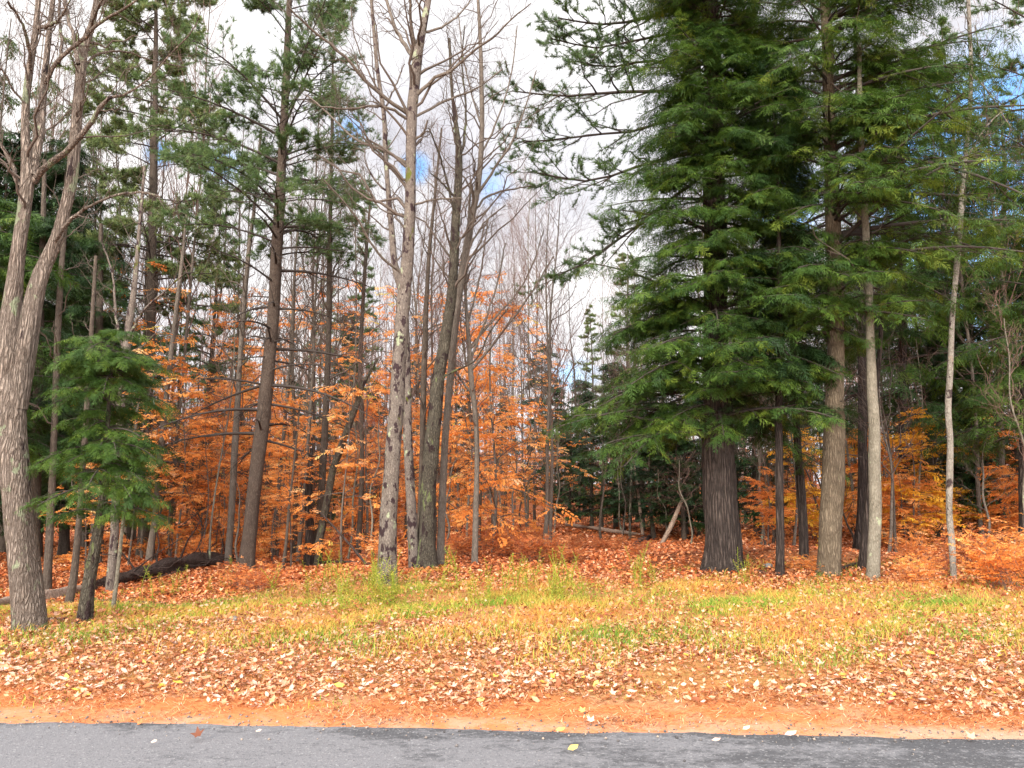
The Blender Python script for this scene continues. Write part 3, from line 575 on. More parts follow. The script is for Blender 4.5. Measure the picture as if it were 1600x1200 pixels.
def bare(name, label, stems, limbs, tmat, seed, lmat=None, flare=.3, k1=9, k2=5, k3=3, stemk=26, stemt=.35, group=None, wmat='twig', leaves=None, lump=.06, topext=2.5, sides=22, sratio=.11):
    """stems/limbs: (pixel points, depth at start, depth at end)"""
    rng = np.random.RandomState(seed); tr = MB(); SP = []; base = None; q0 = stems[0]; dY = ground_depth(q0[0][0][0], q0[0][0][1], q0[1]) - q0[1]; stems = [(a_, b_ + dY, c_ + dY) for a_, b_, c_ in stems]; limbs = [(a_, b_ + dY, c_ + dY) for a_, b_, c_ in limbs]
    for i, (pts, Y, Y2) in enumerate(stems):
        p, r = pixpath(pts, Y, 46, Y2)
        if i == 0: base = p[0].copy(); base[2] = float(height(base[0], base[1])) - .06
        if abs(pts[0][1] - stems[0][0][0][1]) < 60 and (i == 0 or len(stems[i]) and pts[0][1] > 830): p[0][2] = float(height(p[0][0], p[0][1])) - .06
        if pts[-1][1] < 20:
            dl = p[-1] - p[-5]; dl /= np.linalg.norm(dl); s_ = np.linspace(0, 1, 9)[1:, None]
            p = np.vstack([p, p[-1] + dl * s_ * topext + rng.randn(8, 3) * .03]); r = np.concatenate([r, r[-1] * np.linspace(1, .15, 9)[1:]])
        stem(tr, p, r, sides, flare if pts[0][1] > 830 else 0, seed + i, lump); SP.append((p, r))
    LM = []; LP = []
    for i, (pts, Y, Y2) in enumerate(limbs):
        p, r = pixpath(pts, Y, 18, Y2); r = r * .85; p[2:-1] += rng.randn(15, 3) * r[2:-1, None] * .3; b_ = MB(); stem(b_, p, r, 9, 0, seed + 50 + i, .08); LM.append(b_); LP.append((p, np.maximum(r, .004)))
    tw = MB(); src = []
    A, B = limb_arrays(SP, 24); K, KR, _ = kids(A, B, stemk, rng, stemt, 1., 52, 10, sratio, .35, up=.16, n=8, wob=.07, rr=.33); tw.tubes(K, KR, 4)
    K2, KR2, _ = kids(K, KR, 4, rng, .25, 1, 45, 12, .42, .4, up=.1, n=5, wob=.08); tw.tubes(K2, KR2, 3)
    K3, KR3, _ = kids(K2, KR2, 3, rng, .2, 1, 42, 12, .45, .4, up=.08, n=4, wob=.08); tw.tubes(K3, KR3, 3)
    ends = [K2, K3]
    if LP:
        A, B = limb_arrays(LP, 14); L1, R1, _ = kids(A, B, k1, rng, .22, 1., 42, 12, .34, .4, up=.16, n=7, wob=.07, rr=.38); L2, R2, _ = kids(L1, R1, k2, rng, .2, 1, 42, 12, .45, .4, up=.12, n=5, wob=.09)
        L3, R3, _ = kids(L2, R2, k3, rng, .2, 1, 40, 12, .45, .4, up=.08, n=4, wob=.08); tw.tubes(L1, R1, 4).tubes(L2, R2, 3).tubes(L3, R3, 3); ends += [L3]
    cr = None
    if leaves:
        cr = MB()
        for E in ends: foliage(cr, SPRAY, E[rng.rand(len(E)) < leaves[0]], rng, 1, .25, .4, 1, .3, 1)
    return finish(name, base, label, 'tree', group, tr, M[tmat], LM, tw, M[wmat], cr, M['beech'], lmat=lmat and M[lmat])

# ------------------------------------------------------------------ the foreground trees
YM = 9.3
bare('maple_tree', 'thick pale barked forked tree with lichen patches at the left edge of the grass',
     [([(48, 985, 60), (42, 940, 57), (35, 850, 52), (24, 740, 49), (17, 640, 48), (14, 560, 46), (18, 480, 34), (28, 400, 26), (38, 330, 24), (44, 262, 23), (40, 220, 15), (40, 160, 13), (46, 110, 12), (55, 55, 10), (60, 0, 9)], YM, YM),
      ([(28, 640, 30), (36, 560, 38), (49, 490, 33), (66, 425, 27), (88, 375, 23), (101, 330, 21), (110, 290, 21), (116, 240, 19), (120, 187, 18), (125, 130, 17), (130, 78, 16), (143, 42, 11), (151, 0, 9)], YM, YM + .3),
      ([(48, 275, 20), (60, 215, 17), (66, 160, 15), (70, 115, 12), (76, 60, 10), (83, 0, 8)], YM, YM + .5)],
     [([(52, 285, 15), (72, 258, 14), (98, 241, 12), (125, 212, 10), (150, 180, 9), (172, 152, 7), (200, 146, 4), (240, 115, 3.6), (270, 80, 3.2), (300, 50, 2.6), (314, 18, 2)], YM, YM - 1.2),
      ([(85, 378, 10), (112, 342, 8), (150, 318, 6), (190, 303, 5), (225, 301, 5), (252, 308, 4)], YM, YM - .6),
      ([(70, 130, 9), (95, 92, 8), (125, 65, 8), (160, 33, 7), (200, 10, 5), (225, -10, 4)], YM, YM - .8),
      ([(48, 112, 7), (44, 70, 8), (33, 35, 6), (12, 3, 6)], YM, YM - .8),
      ([(30, 292, 10), (14, 250, 8), (-6, 215, 6), (-30, 190, 5)], YM, YM + .6),
      ([(122, 100, 9), (112, 45, 8), (101, 0, 7), (95, -40, 5)], YM, YM + .5),
      ([(92, 100, 7), (97, 65, 6), (92, 20, 5), (98, -30, 4)], YM, YM + .6),
      ([(58, 44, 9), (80, 38, 8), (92, 30, 6), (110, 0, 3)], YM, YM - .4),
      ([(135, 60, 6), (150, 20, 5), (170, -20, 3)], YM, YM - .8),
      ([(128, 115, 5), (150, 85, 5), (190, 80, 4), (240, 95, 3), (290, 105, 2)], YM + .2, YM + 1.6),
      ([(44, 165, 5), (20, 140, 5), (5, 110, 5), (-20, 95, 4)], YM, YM - .5)],
     'maple', 3, flare=.05, k1=10, k2=5, k3=4, stemk=14, stemt=.55, lump=.06, sides=34, sratio=.10)
# small trunks beside the forked tree
def slender(label, pts, Y, tmat, seed, name='young_tree', stemk=16, flare=.2, stemt=.3, leaves=None, sratio=.12, wmat='twig', limbs=(), group=None, Y2=None, lump=.06, topext=2.5):
    return bare(name, label, [(pts, Y, Y2 or Y)], limbs, tmat, seed, flare=flare, stemk=stemk, stemt=stemt, leaves=leaves, sratio=sratio, wmat=wmat, lump=lump, sides=12, group=group, topext=topext)
slender('slim grey trunk rising between the forked tree and the small green hemlock', [(106, 952, 14), (115, 900, 13), (122, 830, 11), (130, 720, 10), (138, 600, 8), (150, 400, 6)], 11.2, 'brownbark', 5, stemk=8)
slender('dark slim trunk close behind the thick forked tree', [(73, 925, 14), (76, 870, 13), (80, 780, 12), (86, 640, 11), (92, 480, 10), (104, 320, 8), (112, 200, 6)], 12.4, 'brownbark', 6, stemk=10)
slender('thin pale sapling stem right of the small green hemlock', [(176, 955, 7), (183, 900, 6), (192, 820, 6), (203, 740, 5), (214, 650, 4), (224, 560, 3)], 11.2, 'paleb', 7, stemk=16, stemt=.45, leaves=(.25,))
hemlock('hemlock_tree', 0, 0, [(130, 978, 23), (138, 920, 20), (150, 850, 18), (158, 800, 16), (166, 740, 13), (168, 660, 8)], 10.4, 'small bright green hemlock with a mossy leaning trunk beside the forked tree', 1.32, .80, 84, 21, 3.75, 'hemlock', 'mossy', .25, .95, size=.16, per=8, subs=7, dense=6, shape=.2, flare=.3, droop=.2)
slender('grey tree with dark bark patches standing behind the small green hemlock', [(178, 850, 13), (184, 700, 14), (192, 600, 14), (203, 500, 12), (210, 450, 9), (216, 380, 7), (226, 260, 5)], 15.5, 'spotted', 8, stemk=14, limbs=[([(204, 520, 7), (225, 485, 5), (250, 462, 4), (285, 430, 3)], 15.5, 14.8), ([(196, 560, 6), (182, 500, 5), (176, 430, 4), (160, 380, 3)], 15.5, 16)])
# leaning pine
pine(0, [(384, 893, 25), (388, 850, 23), (398, 760, 23), (410, 660, 22), (424, 530, 20), (432, 400, 18), (438, 300, 16), (443, 200, 13), (448, 100, 11), (452, 0, 9)], 16.2,
     'tall leaning pine with bare lower trunk and high thin green crown', 8.3, 18, 3.7, 64, 31, size=.13, subs=12, per=3, dead=34, deadz=(3.2, 9), rise=.45, hi=.9)
# spotted centre tree
YC = 14.3
bare('spotted_tree', 'pale trunk blotched with dark patches, foremost of the middle trees',
     [([(604, 920, 31), (604, 880, 28), (607, 820, 27), (611, 750, 26), (618, 650, 25), (624, 560, 22), (630, 480, 20), (636, 410, 19), (640, 340, 18), (642, 270, 17), (643, 190, 17), (647, 140, 16), (652, 90, 15), (661, 45, 11), (669, 0, 10)], YC, YC)],
     [([(640, 180, 8), (600, 150, 7), (570, 125, 6), (540, 90, 5), (510, 65, 4.5), (480, 40, 4), (450, 10, 3)], YC, YC - 1.5),
      ([(638, 187, 6), (615, 173, 5.5), (590, 165, 5), (545, 170, 4), (500, 167, 3.5)], YC, YC - .8),
      ([(636, 255, 6), (600, 235, 5), (560, 220, 4.5), (530, 195, 4), (500, 165, 3), (478, 148, 2.5)], YC, YC + 1),
      ([(650, 150, 7), (680, 120, 6), (705, 110, 5.5), (740, 80, 4.5), (770, 58, 4), (802, 28, 3), (830, 5, 2)], YC, YC - 1),
      ([(650, 182, 5), (690, 160, 4.5), (740, 140, 3.5), (785, 108, 2.5)], YC, YC + 1.2),
      ([(646, 92, 8), (634, 70, 8), (618, 45, 7), (604, 0, 6), (596, -40, 5)], YC, YC + .6),
      ([(650, 75, 6), (642, 40, 5.5), (641, 0, 5), (636, -40, 4)], YC, YC - .8),
      ([(648, 218, 5), (662, 207, 4), (668, 188, 3)], YC, YC - .3),
      ([(646, 320, 4), (680, 312, 3), (722, 309, 2.2)], YC, YC - .8),
      ([(626, 425, 5), (600, 405, 4.5), (580, 380, 4), (560, 345, 3.5), (535, 312, 3), (505, 280, 2.5)], YC, YC - 1.2),
      ([(658, 52, 5), (690, 42, 4), (720, 20, 3), (745, -15, 2)], YC, YC + .5),
      ([(630, 335, 4), (600, 330, 3), (575, 300, 2.5), (568, 262, 2)], YC, YC + 1)],
     'spotted', 12, lmat='greybark', flare=.2, k1=13, k2=6, k3=4, stemk=26, stemt=.5, sratio=.13, sides=28, lump=.05)
bare('bare_tree', 'slim tree curving up left of the spotted trunk, rooted just behind it',
     [([(648, 888, 17), (643, 800, 15), (638, 700, 14), (636, 600, 13), (634, 520, 12), (628, 460, 11), (617, 415, 10), (611, 350, 9), (606, 290, 8), (602, 230, 8), (600, 180, 7), (590, 110, 6), (580, 0, 5)], 17.2, 17.2)],
     [([(606, 300, 4), (585, 280, 4), (572, 255, 3), (570, 235, 2.5)], 17.2, 17), ([(601, 170, 4), (620, 130, 3), (632, 100, 2)], 17.2, 17.8), ([(600, 160, 4), (575, 110, 3), (555, 60, 2.5), (548, 10, 2)], 17.2, 16.5)],
     'spotted', 13, flare=.2, stemk=18, stemt=.45, sides=16)
bare('bare_tree', 'dark mossy footed trunk leaning right of the spotted tree',
     [([(664, 888, 38), (665, 860, 32), (668, 810, 27), (671, 740, 25), (677, 670, 22), (684, 600, 20), (694, 540, 18), (703, 480, 17), (708, 430, 15), (711, 370, 14), (715, 300, 12), (717, 240, 11), (712, 190, 7), (706, 140, 5), (702, 60, 4)], 17.0, 17.0)],
     [([(716, 250, 6), (725, 220, 5), (728, 170, 4), (722, 100, 3), (726, 40, 2)], 17, 17.4), ([(713, 345, 5), (700, 290, 4), (686, 240, 3.5), (670, 200, 3)], 17, 16), ([(712, 310, 4), (690, 285, 3), (672, 270, 2)], 17, 16.5),
      ([(688, 590, 5), (720, 575, 4), (745, 560, 3), (765, 520, 2.5), (795, 480, 2)], 17, 16)],
     'mossy', 14, flare=.35, stemk=26, k1=12, stemt=.5, sides=22)
bare('bare_tree', 'slender forked tree joined behind the dark mossy footed trunk, bending right above',
     [([(688, 884, 13), (690, 800, 11), (694, 720, 11), (699, 640, 11), (706, 560, 12), (714, 480, 12), (725, 410, 12), (737, 340, 11), (747, 290, 10), (752, 230, 8), (753, 160, 7), (751, 80, 6), (747, 0, 5)], 17.7, 17.7)],
     [([(745, 305, 6), (765, 275, 5), (785, 245, 4.5), (800, 220, 4), (820, 170, 3), (838, 110, 2)], 17.7, 17), ([(740, 330, 4), (760, 308, 4), (790, 298, 3.5), (830, 290, 2.5)], 17.7, 18.5), ([(752, 240, 4), (765, 215, 4), (785, 165, 3), (800, 110, 2.5), (808, 40, 2)], 17.7, 18),
      ([(730, 395, 4), (755, 350, 3), (790, 320, 2.5)], 17.7, 17), ([(750, 190, 4), (738, 150, 3), (724, 90, 2.5), (716, 20, 2)], 17.7, 18.4)],
     'greybark', 15, flare=.2, stemk=34, k1=12, sratio=.14, stemt=.4, sides=16)
slender('thin straight dark stem between the spotted trunk and the mossy footed one', [(653, 880, 11), (657, 800, 10), (660, 700, 10), (662, 600, 9), (665, 500, 8), (668, 440, 7), (672, 380, 6), (680, 300, 4), (690, 200, 3)], 17.9, 'brownbark', 16, stemk=22)
bare('bare_tree', 'grey tree spreading long rising branches right behind the mossy footed trunk',
     [([(742, 880, 9), (744, 780, 9), (745, 700, 8), (742, 640, 8), (736, 590, 8), (733, 540, 7), (728, 470, 5), (730, 380, 4), (736, 280, 3)], 21, 21)],
     [([(735, 580, 6), (765, 545, 5), (800, 500, 4), (835, 450, 3), (865, 400, 2)], 21, 20), ([(736, 560, 5), (755, 510, 4), (775, 450, 3.5), (790, 380, 2.5)], 21, 21.5), ([(735, 545, 5), (770, 500, 4), (820, 440, 3), (850, 360, 2)], 21, 22), ([(732, 500, 4), (750, 430, 3), (762, 350, 2)], 21, 21), ([(740, 620, 4), (700, 560, 3), (680, 500, 2)], 21, 20.6)],
     'greybark', 17, stemk=26, k1=14, k2=6, wmat='twig_red')
# mid distance slim trunks with their own look
slender('slim straight grey tree left of the leaning pine, with small orange leaves behind', [(357, 866, 12), (364, 760, 11), (370, 650, 10), (378, 520, 8), (388, 400, 7), (400, 300, 5), (408, 200, 4)], 21, 'greybark', 40, stemk=26)
slender('slim grey leaning tree midway between the small hemlock and the leaning pine', [(233, 877, 12), (243, 800, 11), (252, 700, 10), (260, 620, 9), (270, 530, 8), (282, 430, 6), (292, 330, 4)], 19.5, 'greybark', 41, stemk=22)
slender('tall straight slim tree standing midway between the leaning pine and the spotted trunk', [(491, 860, 16), (500, 800, 13), (506, 700, 11), (511, 600, 10), (514, 500, 9), (515, 400, 8), (517, 300, 6), (519, 200, 5), (520, 80, 3)], 21.5, 'brownbark', 42, stemk=34, stemt=.3)
slender('dark crooked trunk leaning right over the orange beeches', [(497, 855, 12), (508, 800, 12), (520, 735, 12), (532, 700, 12), (545, 665, 10), (558, 630, 9), (568, 600, 6), (590, 560, 4)], 20.5, 'mossy', 43, stemk=10)
slender('short blackened snag beside the slim straight tree', [(484, 862, 17), (484, 830, 14), (482, 780, 12), (485, 735, 10), (487, 700, 5)], 21, 'darkbark', 44, name='dead_snag', stemk=3, topext=.1)
slender('thin dark sapling stem right of the leaning pine foot', [(441, 892, 6), (447, 850, 5), (452, 790, 4), (462, 700, 3), (470, 620, 2)], 16.5, 'brownbark', 45, stemk=20, leaves=(.4,))
slender('thin bare tree with ascending branches rising between the leaning pine and the spotted trunk', [(428, 870, 7), (436, 760, 6), (445, 660, 6), (455, 540, 5), (460, 430, 4), (470, 320, 3)], 24, 'greybark', 46, stemk=24)
slender('slim bare tree standing close left of the spotted trunk', [(560, 850, 8), (565, 760, 8), (565, 660, 7), (563, 560, 7), (568, 460, 6), (573, 380, 5), (580, 300, 3)], 24, 'brownbark', 47, stemk=26, wmat='twig_red')

# right hand evergreens
PL = []
for pts, Yb in (([(1110, 2, 12), (1060, 12, 9), (1000, 30, 7), (940, 38, 5), (872, 28, 3)], -1.5), ([(1110, 45, 9), (1050, 52, 7), (970, 68, 5), (930, 75, 4), (860, 60, 3)], -.5),
                ([(1112, 140, 10), (1050, 142, 8), (960, 144, 7), (880, 150, 5), (800, 142, 3)], -1.2), ([(1114, 172, 10), (1050, 186, 8), (990, 205, 6), (930, 210, 5), (870, 218, 4), (810, 222, 3)], .6),
                ([(1115, 228, 9), (1040, 247, 8), (980, 265, 6), (920, 283, 5), (830, 268, 3)], -1.4), ([(1115, 262, 9), (1050, 310, 8), (1000, 350, 7), (950, 385, 5), (900, 418, 4), (868, 432, 3)], -.8),
                ([(1110, -60, 10), (1040, -60, 8), (960, -55, 6), (870, -60, 3)], -1.4), ([(1110, -110, 10), (1040, -120, 8), (960, -115, 6), (880, -130, 3)], 0),
                ([(1112, 100, 9), (1060, 100, 7), (1010, 95, 6), (950, 105, 4), (900, 95, 3)], 1.0)):
    PL.append(pixpath(pts, 19.0, 8, 19.0 + Yb))
ex = limb_arrays(PL, 8)
pine(0, [(1126, 866, 30), (1124, 700, 28), (1120, 500, 26), (1116, 250, 24), (1113, 100, 22), (1108, 0, 20)], 19.2, 'tall pine hidden behind the big dark trunk, reaching long dark boughs out to the left', 9, 19, 2.6, 26, 51, mat='pine', tmat='darkbark', size=.125, subs=13, per=7, extra=ex, lo=0, hi=.7, rise=.1)
YB = 17.0
hemlock('hemlock_tree', 0, 0, [(1128, 890, 62), (1128, 868, 57), (1127, 820, 54), (1125, 760, 52), (1122, 700, 48), (1119, 560, 42), (1117, 350, 35), (1114, 100, 28)], YB, 'largest evergreen, with a massive dark furrowed trunk and low sweeping green boughs', 2.7, 2.2, 110, 52, 18, 'hemlock', 'darkbark', .15, 1, per=9, size=.29, subs=9, dense=7, shape=.25, flare=.28, dead=6, sides=((-1.57, 1.1, 2.9, 13, 1.8, 90), (3.4, .55, 2.5, 5.6, 2.8, 36), (0, .6, 2.8, 13, 2.6, 40), (3.2, .7, 5.5, 13, 2.0, 34)))
hemlock('hemlock_tree', 0, 0, [(1296, 898, 40), (1297, 860, 37), (1300, 780, 36), (1303, 700, 34), (1305, 600, 29), (1305, 450, 26), (1298, 250, 22), (1292, 50, 18)], 16.6, 'evergreen with a stout tan trunk, between the thin dark trunks and the pale one', 4.3, 2.3, 95, 53, 17, 'hemlock', 'hembark', .1, .95, per=8, size=.29, dense=6, subs=8, shape=.35, flare=.16, dead=16, sides=((-1.57, 1.1, 4.8, 13, 1.9, 60), (-.65, .6, 5.6, 13.5, 3.2, 46)))
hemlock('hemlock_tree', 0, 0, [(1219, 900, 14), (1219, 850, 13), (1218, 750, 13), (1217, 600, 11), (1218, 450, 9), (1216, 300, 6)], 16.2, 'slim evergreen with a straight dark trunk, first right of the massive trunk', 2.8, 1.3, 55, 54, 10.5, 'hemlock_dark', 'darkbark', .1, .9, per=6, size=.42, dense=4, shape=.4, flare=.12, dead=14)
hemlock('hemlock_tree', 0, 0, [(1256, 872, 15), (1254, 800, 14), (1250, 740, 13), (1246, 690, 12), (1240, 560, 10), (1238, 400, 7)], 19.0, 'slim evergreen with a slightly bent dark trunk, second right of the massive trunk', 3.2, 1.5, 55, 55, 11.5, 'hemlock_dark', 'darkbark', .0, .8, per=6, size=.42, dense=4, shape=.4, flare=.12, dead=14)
slender('straight pale grey trunk with flaking patches, right of the stout tan trunk', [(1364, 906, 24), (1365, 880, 21), (1367, 820, 20), (1367, 740, 19), (1366, 660, 18), (1362, 600, 17), (1360, 540, 15), (1358, 460, 13), (1352, 350, 11), (1345, 200, 9), (1342, 60, 7)], 15.6, 'paleb', 56, stemk=10, stemt=.5, flare=.15)
slender('slender crooked whitish trunk rising alone near the right edge', [(1490, 905, 10), (1487, 850, 11), (1483, 800, 10), (1484, 740, 11), (1485, 690, 10), (1481, 640, 11), (1484, 590, 11), (1486, 540, 10), (1490, 470, 9), (1498, 380, 9), (1505, 280, 8), (1514, 190, 8), (1517, 100, 7), (1513, 0, 6)], 14.8, 'whiteb', 57, stemk=16, stemt=.45, flare=.08, sratio=.13, limbs=[([(1503, 260, 4), (1540, 200, 3), (1570, 170, 2)], 14.8, 14.4), ([(1517, 110, 4), (1548, 150, 3), (1580, 200, 2)], 14.8, 15), ([(1496, 400, 4), (1470, 340, 3), (1452, 300, 2)], 14.8, 15.5)])
slender('dark thin trunk leaning behind the straight pale grey trunk', [(1347, 890, 14), (1352, 830, 12), (1358, 760, 10), (1361, 690, 9), (1370, 600, 8), (1380, 480, 6)], 17.8, 'darkbark', 58, stemk=8)
hemlock('hemlock_tree', 0, 0, [(1412, 850, 16), (1411, 780, 15), (1411, 700, 15), (1410, 600, 14), (1410, 400, 11), (1408, 200, 8)], 20.5, 'broad evergreen standing between the pale grey trunk and the crooked whitish one', 3.9, 3.3, 105, 59, 17, 'hemlock', 'darkbark', .05, .9, per=6, size=.55, dense=4, shape=.3, flare=.12)
hemlock('hemlock_tree', 0, 0, [(1567, 848, 16), (1565, 780, 15), (1563, 700, 14), (1562, 600, 12), (1566, 450, 10), (1570, 250, 7)], 21.5, 'dark thin crowned evergreen just right of the crooked whitish trunk', 3.3, 3.1, 92, 60, 15, 'hemlock_dark', 'brownbark', .1, .9, per=4, size=.5, dense=3, shape=.5)
hemlock('hemlock_tree', 0, 0, [(1600, 850, 18), (1600, 700, 16), (1604, 500, 14), (1610, 250, 10)], 18.5, 'evergreen cut by the right edge of the view', 3.0, 2.4, 64, 61, 10.5, 'hemlock', 'darkbark', .1, .9, per=4, size=.48, dense=3, shape=.5)
pine(0, [(1660, 860, 20), (1655, 600, 18), (1640, 300, 15), (1625, 0, 10)], 23, 'thin grey green pine leaning over the upper right corner', 11, 21, 3.6, 30, 62, mat='pine', tmat='brownbark', subs=7, per=5, size=.15, hi=.8)
hemlock('hemlock_tree', 0, 0, [(1345, 860, 18), (1348, 700, 15), (1345, 400, 12), (1340, 100, 8)], 22.5, 'evergreen seen behind the stout tan trunk', 7.0, 2.8, 44, 63, 19, 'hemlock', 'darkbark', .0, .9, per=4, size=.5, dense=3, shape=.5)
# left evergreens
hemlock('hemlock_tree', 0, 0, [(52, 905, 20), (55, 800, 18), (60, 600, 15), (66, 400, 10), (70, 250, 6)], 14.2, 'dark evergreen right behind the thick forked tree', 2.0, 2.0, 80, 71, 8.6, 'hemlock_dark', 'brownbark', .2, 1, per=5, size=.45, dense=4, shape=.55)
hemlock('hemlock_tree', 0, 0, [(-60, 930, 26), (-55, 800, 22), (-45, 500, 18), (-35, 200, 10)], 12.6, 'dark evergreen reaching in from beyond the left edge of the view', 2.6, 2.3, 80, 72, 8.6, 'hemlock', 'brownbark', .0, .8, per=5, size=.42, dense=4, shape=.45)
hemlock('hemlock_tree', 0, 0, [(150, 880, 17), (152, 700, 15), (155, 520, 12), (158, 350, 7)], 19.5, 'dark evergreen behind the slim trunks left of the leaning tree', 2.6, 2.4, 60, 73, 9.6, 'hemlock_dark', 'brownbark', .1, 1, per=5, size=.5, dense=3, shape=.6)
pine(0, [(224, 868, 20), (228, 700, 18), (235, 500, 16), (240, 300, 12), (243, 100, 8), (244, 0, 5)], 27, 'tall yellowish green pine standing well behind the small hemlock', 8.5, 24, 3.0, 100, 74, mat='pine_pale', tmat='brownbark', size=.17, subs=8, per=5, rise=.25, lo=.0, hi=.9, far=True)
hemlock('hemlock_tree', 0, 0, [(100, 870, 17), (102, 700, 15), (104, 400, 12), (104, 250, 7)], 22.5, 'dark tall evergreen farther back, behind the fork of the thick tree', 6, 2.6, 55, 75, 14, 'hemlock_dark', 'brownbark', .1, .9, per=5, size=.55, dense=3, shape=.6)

# ------------------------------------------------------------------ templates for the woods behind
protos = {}
def place(key, make, x, y, rz, s, label, group):
    """first use moves the thing itself, later uses copy it"""
    loc = on(x, y, -.05)
    if key not in protos:
        o = make(); protos[key] = o; o.location = tuple(loc); o.rotation_euler = (0, 0, rz); o.scale = s if isinstance(s, tuple) else (s, s, s); tag(o, label, None, group); return o
    return copy_tree(protos[key], loc, rz, s, label, group)
Z0 = np.zeros(3)
def mk_bare(seed, H=15., r0=.07, fork=False, wmat='twig', tmat='greybark', nl=22, asc=38):
    def f():
        rng = np.random.RandomState(seed); k_ = 26; s_ = np.linspace(0, 1, k_); dr = rng.randn(2) * .5
        p = np.stack([dr[0] * s_ ** 1.5 + .10 * np.sin(s_ * 7 + seed) + .05 * np.sin(s_ * 17), dr[1] * s_ ** 1.5 + .10 * np.cos(s_ * 6 + seed), s_ * H], -1); r = r0 * (1 - s_ * .88) + .008
        tr = MB(); stem(tr, p, r, 10, .35, seed, .07); A, B = limb_arrays([(p, r)], 20)
        L1, R1, _ = kids(A, B, nl, rng, .32, .98, asc, 9, .22, .45, up=.30, n=8, wob=.10); L2, R2, _ = kids(L1, R1, 7, rng, .2, 1, 40, 12, .40, .4, up=.2, n=5, wob=.1, rmin=.004); L3, R3, _ = kids(L2, R2, 4, rng, .15, 1, 38, 12, .45, .4, up=.1, n=4, wob=.09, rmin=.0035)
        R1 = np.maximum(R1, .006); tw = MB(); tw.tubes(L1, R1, 4).tubes(L2, R2, 3).tubes(L3, R3, 3)
        return finish('bare_tree', Z0, 'x', 'tree', None, tr, M[tmat], None, tw, M[wmat])
    return f
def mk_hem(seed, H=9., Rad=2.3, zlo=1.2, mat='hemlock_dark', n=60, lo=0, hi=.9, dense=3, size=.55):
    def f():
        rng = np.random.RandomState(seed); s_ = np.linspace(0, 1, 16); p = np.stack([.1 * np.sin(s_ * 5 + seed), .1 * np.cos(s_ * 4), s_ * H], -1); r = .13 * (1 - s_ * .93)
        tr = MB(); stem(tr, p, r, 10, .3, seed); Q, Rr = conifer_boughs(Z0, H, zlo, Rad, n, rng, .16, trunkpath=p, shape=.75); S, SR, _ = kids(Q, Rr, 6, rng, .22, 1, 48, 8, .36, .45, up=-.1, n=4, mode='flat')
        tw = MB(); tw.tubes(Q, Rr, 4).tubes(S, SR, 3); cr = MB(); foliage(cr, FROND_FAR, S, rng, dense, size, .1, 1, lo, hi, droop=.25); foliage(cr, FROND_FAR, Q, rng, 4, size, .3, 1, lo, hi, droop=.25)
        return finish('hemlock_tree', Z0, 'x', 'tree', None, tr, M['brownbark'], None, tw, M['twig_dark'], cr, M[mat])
    return f
def mk_pine(seed, H=18., Rad=2.4, zlo=7., mat='pine_pale'):
    def f():
        rng = np.random.RandomState(seed); s_ = np.linspace(0, 1, 16); p = np.stack([.15 * np.sin(s_ * 5 + seed), .15 * np.cos(s_ * 4), s_ * H], -1); r = .19 * (1 - s_ * .93)
        tr = MB(); stem(tr, p, r, 10, .3, seed); Q, Rr = conifer_boughs(Z0, H, zlo, Rad, 55, rng, .05, .3, trunkpath=p, shape=.7); S, SR, _ = kids(Q, Rr, 6, rng, .25, 1, 45, 10, .36, .45, up=.15, n=4, mode='flat')
        tw = MB(); tw.tubes(Q, Rr, 4).tubes(S, SR, 3); cr = MB(); foliage(cr, TUFT_FAR, S, rng, 11, .20, .15, 1, 0, 1, flat=False); foliage(cr, TUFT_FAR, Q, rng, 7, .20, .4, 1, 0, 1, flat=False)
        return finish('pine_tree', Z0, 'x', 'tree', None, tr, M['brownbark'], None, tw, M['twig_dark'], cr, M[mat])
    return f
def mk_beech(seed, H=5.5, Rad=1.7, zlo=.5, mat='beech', n=26, tem=None, dense=3, size=.30, keep=.8, name='beech_tree', hi=1., lo=0.):
    def f():
        rng = np.random.RandomState(seed); s_ = np.linspace(0, 1, 16); b_ = rng.randn(2) * .25; p = np.stack([b_[0] * s_ * s_ + .06 * np.sin(s_ * 8 + seed), b_[1] * s_ * s_ + .06 * np.cos(s_ * 7), s_ * H], -1); r = .035 * (1 - s_ * .85) + .003
        tr = MB(); stem(tr, p, r, 8, .2, seed); Q, Rr = conifer_boughs(Z0, H, zlo, Rad, n, rng, .10, .36, trunkpath=p, shape=.45, top=.3, rj=.3); Rr = np.maximum(Rr * .5, .003)
        S, SR, _ = kids(Q, Rr, 8, rng, .25, 1, 42, 10, .38, .4, up=.04, n=4, mode='flat', wob=.06)
        tw = MB(); tw.tubes(Q, Rr, 4).tubes(S, SR, 3); cr = MB(); T_ = tem or SPRAY
        S = S + np.cumsum(rng.randn(len(S), 4, 3) * .03, axis=1) * (np.arange(4) > 0)[None, :, None]; foliage(cr, T_, S[rng.rand(len(S)) < keep], rng, dense, size, .1, 1, lo, hi, droop=.3, jit=.5); foliage(cr, T_, Q, rng, 3, size, .4, 1, lo, hi, droop=.3, jit=.5)
        return finish(name, Z0, 'x', 'tree', None, tr, M['greybark'], None, tw, M['twig'], cr, M[mat])
    return f
